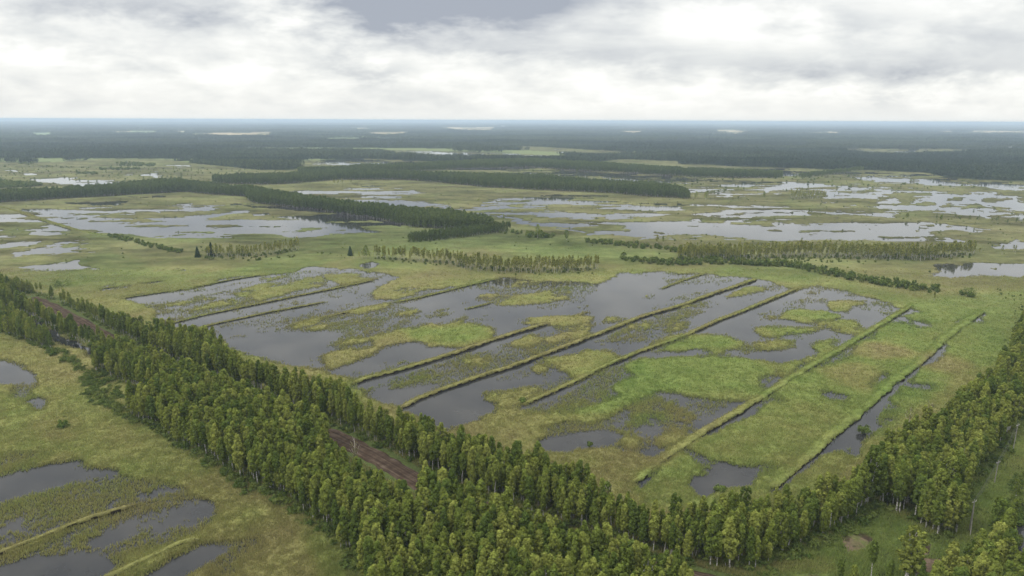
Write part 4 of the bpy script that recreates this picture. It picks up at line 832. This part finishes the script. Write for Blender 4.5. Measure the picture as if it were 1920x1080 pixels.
# scrub rows and thickets
SC = [shrub_data(330 + i, 5, 2.6, 18, 14, .75) for i in range(3)]
SCR = [([(203,440),(287,459),(345,473),(345,480),(287,467),(203,446)], 4, 4.5), ([(1100,452),(1180,458),(1290,472),(1380,484),(1380,490),(1290,482),(1240,470),(1180,466),(1100,457)], 4.5, 5.5),
       ([(1165,484),(1220,490),(1290,488),(1380,488),(1400,496),(1280,500),(1220,498),(1165,491)], 4.2, 6), ([(1380,491),(1487,497),(1580,515),(1647,527),(1713,538),(1763,547),(1763,553),(1713,547),(1647,537),(1580,524),(1513,511),(1487,504),(1380,498)], 4.2, 6.5),
       ([(767,446),(830,444),(830,453),(767,457)], 5, 5), ([(988,440),(1040,444),(1036,448),(988,447)], 4, 7), ([(1800,553),(1828,554),(1828,559),(1800,558)], 3.5, 4.5), ([(143,324),(183,326),(183,328),(143,327)], 8, 8),
       ([(187,317),(267,316),(267,319),(187,320)], 9, 7), ([(217,305),(290,309),(290,314),(217,312)], 12, 9), ([(0,344),(50,343),(80,349),(50,352),(0,354)], 6, 8), ([(-100,330),(0,338),(20,345),(-100,350)], 8, 8), ([(35,306),(65,306),(65,309),(35,309)], 12, 6),
       ([(567,470),(620,478),(660,484),(640,487),(580,478)], 7, 3), ([(380,484),(560,478),(560,484),(460,492),(380,489)], 6, 3), ([(80,312),(130,314),(130,316),(80,315)], 12, 5), ([(900,428),(985,436),(985,440),(930,440)], 6, 4),
       ([(700,488),(840,498),(960,516),(1120,512),(1120,515),(960,519),(840,502),(700,491)], 7, 2.6), ([(1280,490),(1620,489),(1820,483),(1820,487),(1620,494),(1280,498)], 7, 3), ([(1855,536),(1925,560),(1925,600),(1905,640),(1885,690),(1850,730),(1780,800),(1740,820),(1770,790),(1840,720),(1875,660),(1890,620),(1905,580)], 6, 2.2)]
SCR += [(p_, 5.0, 3.4) for p_ in [[(700,484),(840,494),(960,506),(1120,504),(1120,511),(960,515),(840,499),(700,489)], [(1270,481),(1453,480),(1613,480),(1827,476),(1827,483),(1613,489),(1453,489),(1270,492)], [(387,480),(510,475),(563,467),(565,472),(510,480),(387,486)]]]
SCR += [([(-60,320),(1980,345),(1980,520),(1500,520),(1100,470),(640,470),(200,500),(-60,480)], 30, 2.2), ([(1050,380),(1980,345),(1980,470),(1300,470)], 24, 2.4), ([(-60,308),(560,318),(560,326),(-60,372)], 30, 4.5), ([(1000,300),(1500,325),(1960,345),(1960,352),(1300,362),(1000,340)], 26, 5)]
bx = []
for i, (poly, sp_, hh_) in enumerate(SCR):
    x, y = scatter(poly, sp_, .5, (), 120 + i); k = rng.random(len(x)) < .82; k &= (cover(x, y) > .5) if sp_ > 20 else True; x, y = x[k], y[k]; h = hh_ * rng.uniform(.5, 1.2, len(x)); s = h / 5; bx.append(np.stack([x, y, np.full(len(x), .2), s * rng.uniform(.5, .9, len(x)), s, rng.random(len(x))], 1))
mass('willow_scrub', [pr(p) for p in SC], np.concatenate(bx), [M['shrub_i'], M['dark_bark']], 'rows of green willow scrub across the marsh in the middle distance')

# ---- the far forest
def grove(seed, w_, nt_, tris):
    rs = np.random.default_rng(seed); c, r = [], []; VV, CC = [], []
    for k in range(nt_):
        x, y = rs.uniform(-w_ / 2, w_ / 2, 2); h = rs.uniform(9, 17); rr_ = rs.uniform(2.0, 3.0)
        cl = np.array([(x, y, h * t) for t in (.42, .66, .86)]); v_, c_ = leaves(cl, np.array((rr_, rr_ * .95, rr_ * .6)), tris, 1.9, rs, 1.1); VV.append(v_); CC.append(c_ * rs.uniform(.7, 1.25))
    V_ = np.concatenate(VV); return [(V_, np.arange(len(V_)).reshape(-1, 3), np.concatenate(CC), 0)]
fx = []
r_ = 1350.0
while r_ < FARR - 200:
    step = np.interp(r_, [1350, 3000, 6000, 19500, 40000], [20, 24, 60, 300, 900]); lat = np.interp(r_, [1350, 3000, 6000, 19500, 40000], [20, 22, 36, 100, 220])
    n = int(r_ * 2 * R(41) / lat); a = (np.arange(n) + rng.random(n)) / n * 2 * R(41) - R(41); q = r_ + rng.uniform(-.5, .5, n) * step
    x, y = q * np.sin(a), q * np.cos(a); ppx, ppy = pix(x, y); k = (samp(WOOD, ppx, ppy) > .5) & (samp(FIELD, ppx, ppy) < .3)
    k &= (glade(x, y) > -.15)
    x, y = x[k], y[k]; wsc = lat / 21 * rng.uniform(.9, 1.2, len(x)); hs = 1.0 + fbm(x, y, 300, 78, 3) * 1.3 + fbm(x, y, 70, 178, 2) * .7
    z = relief(x, y)
    fx.append(np.stack([x, y, np.maximum(z, 0) + .2, np.minimum(wsc, 6.0), hs, np.clip(rng.random(len(x)) * .5 + fbm(x / 2.5, y, 260, 80, 3) * 2.4 + .25, 0, 1)], 1)); r_ += step
fx = np.concatenate(fx); print('forest groves', len(fx), 'near trees', len(tx))
mass('forest', [grove(400 + i, 24, 13, 9) for i in range(5)], fx, [M['far_i']], 'dark forest covering the plain to the horizon')

# ------------------------------------------------------------------ single things out in the marsh
def hpx(px, py, htpx):                              # real height of something htpx pixels tall in the survey
    x, y = at(px, py); d = math.sqrt(x * x + y * y + CAMH ** 2); return htpx * d / F / math.cos(math.asin(CAMH / d)) 
def single(kind, px, py, hpx_, label, cat, wide=1.0, seed=1):
    x, y = map(float, at(px, py)); H_ = hpx(px, py, hpx_)
    if kind == 'spruce': r = tree_obj('spruce_tree', spruce_data(seed, H_, H_ * .27 * wide), M['spruce'], M['dark_bark'], x, y, seed)
    elif kind == 'birch': r = tree_obj('birch_tree', birch_data(seed, H_, H_ * .17 * wide, 26, 26, .55, .25, 1, 1.1, 5), M['birch'], M['bark'], x, y, seed)
    elif kind == 'pale': r = tree_obj('birch_tree', birch_data(seed, H_, H_ * .12 * wide, 20, 20, .5, .4, 1, 1.0, 4), M['pale'], M['bark'], x, y, seed)
    elif kind == 'shrub': r = tree_obj('shrub', shrub_data(seed, H_, H_ * .6 * wide, 24, 26, .5), M['shrub'], M['dark_bark'], x, y, seed, parts=('stems', 'foliage'))
    return tag(r, label, cat)
single('spruce', 371, 484, 20, 'dark conical spruce at the left end of the pale birch row', 'spruce', 1.1, 1)
single('spruce', 397, 483, 27, 'taller dark spruce right of the conical one beside the pale birch row', 'spruce', 1.0, 2)
single('spruce', 657, 481, 19, 'lone dark spruce standing in the green marsh between two birch rows', 'spruce', 1.1, 3)
single('birch', 687, 486, 25, 'dark rounded birch just right of the lone spruce', 'birch', 1.3, 4)
single('birch', 720, 487, 24, 'dark birch at the left end of the long pale row', 'birch', 1.0, 5)
single('birch', 1062, 451, 19, 'lone round birch on the green tongue beside the middle lake', 'birch', 1.5, 6)
single('birch', 1008, 447, 26, 'tallest tree of the small clump at the tip of the green tongue', 'birch', 1.3, 7)
single('birch', 945, 414, 12, 'tiny thin tree alone on the lake shore behind the dark belt', 'birch', .8, 8)
single('pale', 1232, 459, 18, 'thin pale birch on the near shore of the middle lake', 'birch', 1, 9)
single('pale', 1243, 460, 17, 'pale birch close beside the thin one on the near lake shore', 'birch', 1.2, 10)
single('birch', 1305, 374, 14, 'small dark tree on the strip right of the belt end', 'birch', 1.4, 11)
single('birch', 1323, 375, 15, 'ragged dark tree on the strip between the belt end and the bright lakes', 'birch', 1.3, 12)
single('birch', 1432, 371, 10, 'small green tree alone left of the open grove in the lakes', 'birch', 1.2, 13)
single('birch', 1700, 411, 10, 'lone small tree on the dike of the right hand lake', 'birch', 1.2, 14)
single('birch', 1764, 413, 8, 'small dark tree further along the right hand lake dike', 'birch', 1.4, 15)
single('shrub', 222, 336, 10, 'dark bush on the green meadow above the far left belt', 'shrub', 1.5, 16)
single('birch', 326, 320, 7, 'small tree on the far left meadow near the forest', 'birch', 1.2, 17)
single('shrub', 347, 322, 6, 'small round bush beside the little tree on the far left meadow', 'shrub', 1.2, 18)
single('shrub', 117, 538, 18, 'dark lone bush in the marsh above the left end of the belts', 'shrub', 1.3, 19)
single('shrub', 120, 803, 14, 'bright green bush alone in the yellow reeds at the left', 'shrub', 1.1, 20)
single('shrub', 1815, 558, 18, 'bushy willow with pale stems at the end of the scrub row', 'shrub', 1.2, 21)
single('pale', 1751, 566, 16, 'solitary pale stump like birch in the marsh near the right hand scrub', 'birch', .5, 22)
single('shrub', 1350, 922, 10, 'yellow green willow clump growing in the dark pool behind the belt', 'shrub', 1.6, 23)
single('shrub', 1105, 838, 10, 'little pale willow on the near shore of the dark pool', 'shrub', .9, 24)
single('shrub', 980, 755, 9, 'small green bush at the near tip of the third dike', 'shrub', 1.2, 25)
single('shrub', 1620, 813, 14, 'round green willow bush in the channel beside the broadest dike', 'shrub', 1.2, 26)

# bare and dead trees with white branches
def dead_tree(px, py, hpx_, label, seed, lean=(0, 0), spread=.16, nb=10, dry=False):
    x, y = map(float, at(px, py)); H_ = hpx(px, py, hpx_); rs = np.random.default_rng(seed)
    root = empty('dead_tree', x, y, GZ)
    path = [(lean[0] * t * H_ + rs.normal(0, .06), lean[1] * t * H_, t * H_ - .2) for t in np.linspace(0, 1, 7)]
    v, f = tube(path, np.linspace(.16, .04, 7), 7); mk('trunk', v, f, [M['deadwood']], parent=root, smooth=True)
    bv, bf = [], []
    for k in range(nb):
        t = rs.uniform(.35, .95); a = rs.uniform(0, 6.28); L = H_ * spread * rs.uniform(.6, 1.4) * (1.2 - t * .6)
        p0 = np.array((lean[0] * t * H_, lean[1] * t * H_, t * H_ - .2)); p1 = p0 + np.array((math.cos(a) * L * .5, math.sin(a) * L * .5, L * .55)); p2 = p0 + np.array((math.cos(a) * L, math.sin(a) * L, L * 1.5))
        v, f = tube([p0, p1, p2], [.06, .04, .02], 5); o_ = len(bv); bv += v; bf += [tuple(q + o_ for q in t_) for t_ in f]
    mk('branches', bv, bf, [M['deadwood']], parent=root, smooth=True)
    if dry:
        c = np.array([(lean[0] * t * H_ + rs.normal(0, .7), rs.normal(0, .7), t * H_) for t in rs.uniform(.35, .98, 18)]); v_, c_ = leaves(c, np.full(18, .7), 22, .3, rs); mk('foliage', v_, np.arange(len(v_)).reshape(-1, 3), [M['dry']], col=c_, parent=root)
    return tag(root, label, 'dead tree')
dead_tree(1797, 902, 50, 'bleached dead trunk standing bare at the edge of the power line cutting', 1, (.02, 0), .12, 6)
dead_tree(1738, 812, 46, 'dead birch with fanned white branches behind the power line wood', 2, (.02, 0), .16, 12, True)
dead_tree(1700, 830, 56, 'dry birch with spreading pale limbs on the marsh edge of the wood', 3, (-.02, 0), .14, 12, True)
dead_tree(1868, 745, 38, 'leaning white dead trunk at the right border of the marsh', 4, (.16, .1), .1, 5)
dead_tree(1905, 768, 42, 'slanting dead birch beside the far end of the power line cutting', 5, (.2, .1), .1, 5)
dead_tree(1140, 985, 62, 'brownish dying birch with bare pale trunk in the belt beside the dikes', 6, (.0, 0), .15, 12, True)
dead_tree(1172, 990, 58, 'second dying birch with pale trunk, nearer the clearing', 7, (.05, 0), .15, 12, True)
dead_tree(668, 888, 60, 'pale forked bare birch standing beside the brown peat road', 8, (.0, 0), .16, 14, True)
dead_tree(305, 705, 36, 'grey branching bare birch near the black ditch end', 9, (.0, 0), .35, 14, True)

# power line
def power_pole(px, py, hpx_, label, brace):
    x, y = map(float, at(px, py)); H_ = hpx(px, py, hpx_); root = empty('utility_pole', x, y, .3, R(28))
    v, f = tube([(0, 0, -.3), (0, 0, H_)], [.15, .11], 8); mk('pole', v, f, [M['pole']], parent=root, smooth=True)
    if brace: v, f = tube([(-2.2, -1.6, -.3), (-.1, -.1, H_ * .92)], [.17, .12], 8); mk('brace', v, f, [M['pole']], parent=root, smooth=True)
    v, f = tube([(-1.1, 0, H_ - .4), (1.1, 0, H_ - .4)], [.09, .09], 4); mk('crossarm', v, f, [M['metal']], parent=root)
    for sx in (-1, 0, 1):
        b = H_ - .3 if sx else H_ + .0
        v, f = tube([(sx, 0, b), (sx, 0, b + .12), (sx, 0, b + .2), (sx, 0, b + .36)], [.05, .1, .07, .04], 8); mk('insulator', v, f, [M['deadwood']], parent=root, smooth=True)
    tag(root, label, 'utility pole', 'poles of the power line through the cutting')
    c, s = math.cos(R(28)), math.sin(R(28)); return [(x + sx * c, y + sx * s, .3 + H_ + (.06 if sx else .36)) for sx in (-1, 0, 1)]
pA = power_pole(1816, 1000, 47, 'nearest wooden utility pole with a slanting brace pole in the grassy cutting', True)
pB = power_pole(1864, 908, 33, 'second wooden utility pole up the grassy cutting, single post', False)
pC = power_pole(1899, 846, 39, 'farthest wooden utility pole up the cutting, beside the leaning birches', False)
def cable(a, b, label):
    P_ = [np.array(a) * (1 - t) + np.array(b) * t - (0, 0, 1.2 * 4 * t * (1 - t)) for t in np.linspace(0, 1, 12)]
    v, f = tube(P_, [.022] * 12, 4); tag(mk('power_cable', v, f, [M['wire']]), label, 'power cable', 'cables of the power line')
for nm, a, b in (('nearest and second', pA, pB), ('second and farthest', pB, pC)):
    for k, w_ in enumerate(('left', 'middle', 'right')): cable(a[k], b[k], f'{w_} cable hanging between the {nm} utility poles')

# small white farm buildings far beyond the forest
def farm(px, py, wpx, hpx_, label, rot):
    x, y = map(float, at(px, py)); d = math.hypot(x, y); W_ = wpx * d / F; H_ = max(hpx_ * d / F, 4); D_ = W_ * .45
    root = empty('farm_building', x, y, .3, rot)
    v = [(-W_/2,-D_/2,0),(W_/2,-D_/2,0),(W_/2,D_/2,0),(-W_/2,D_/2,0),(-W_/2,-D_/2,H_),(W_/2,-D_/2,H_),(W_/2,D_/2,H_),(-W_/2,D_/2,H_)]
    mk('wall', v, [(0,1,5,4),(1,2,6,5),(2,3,7,6),(3,0,4,7)], [M['whitewash']], parent=root)
    e = .6; v = [(-W_/2-e,-D_/2-e,H_+.01),(W_/2+e,-D_/2-e,H_+.01),(W_/2+e,D_/2+e,H_+.01),(-W_/2-e,D_/2+e,H_+.01),(-W_/2-e,0,H_*1.5),(W_/2+e,0,H_*1.5)]
    mk('roof', v, [(0,1,5,4),(2,3,4,5),(0,4,3,3),(1,2,5,5)], [M['roofing']], parent=root)
    tag(root, label, 'farm building', 'white farm buildings beyond the forest')
M['whitewash'] = mat('whitewash', flat((.8, .8, .78), .1)); M['roofing'] = mat('roofing', flat((.45, .45, .47), .2))
farm(1893, 281, 6, 3, 'white house on the far meadow at the right, before the dark woods', .2)
farm(621, 243.5, 8, 1.6, 'long white barn in the distant farmland, left of centre', .1)
farm(583, 243.5, 5, 1.4, 'smaller white barn left of the long one in the distant farmland', -.1)
farm(943, 238, 7, 1.4, 'pale barn behind the distant grain field near the centre', .1)

# ------------------------------------------------------------------ haze: the air between here and the horizon
S_ = 41000.0
hv = [(-S_, -S_, -3), (S_, -S_, -3), (S_, S_, -3), (-S_, S_, -3), (-S_, -S_, 126), (S_, -S_, 126), (S_, S_, 126), (-S_, S_, 126)]
hz = mk('haze', hv, [(3,2,1,0),(4,5,6,7),(0,1,5,4),(1,2,6,5),(2,3,7,6),(3,0,4,7)], [])
mz = bpy.data.materials.new('haze'); mz.use_nodes = True; t = mz.node_tree; t.nodes.clear()
pv = N(t, 'ShaderNodeVolumePrincipled'); pv.inputs['Color'].default_value = (.67, .82, 1.0, 1); pv.inputs['Density'].default_value = 1.0e-4; pv.inputs['Density Attribute'].default_value = ''; pv.inputs['Anisotropy'].default_value = .2
mo = N(t, 'ShaderNodeOutputMaterial'); t.links.new(pv.outputs[0], mo.inputs['Volume']); hz.data.materials.append(mz)
tag(hz, 'thin blue haze over the far forest', kind='stuff')
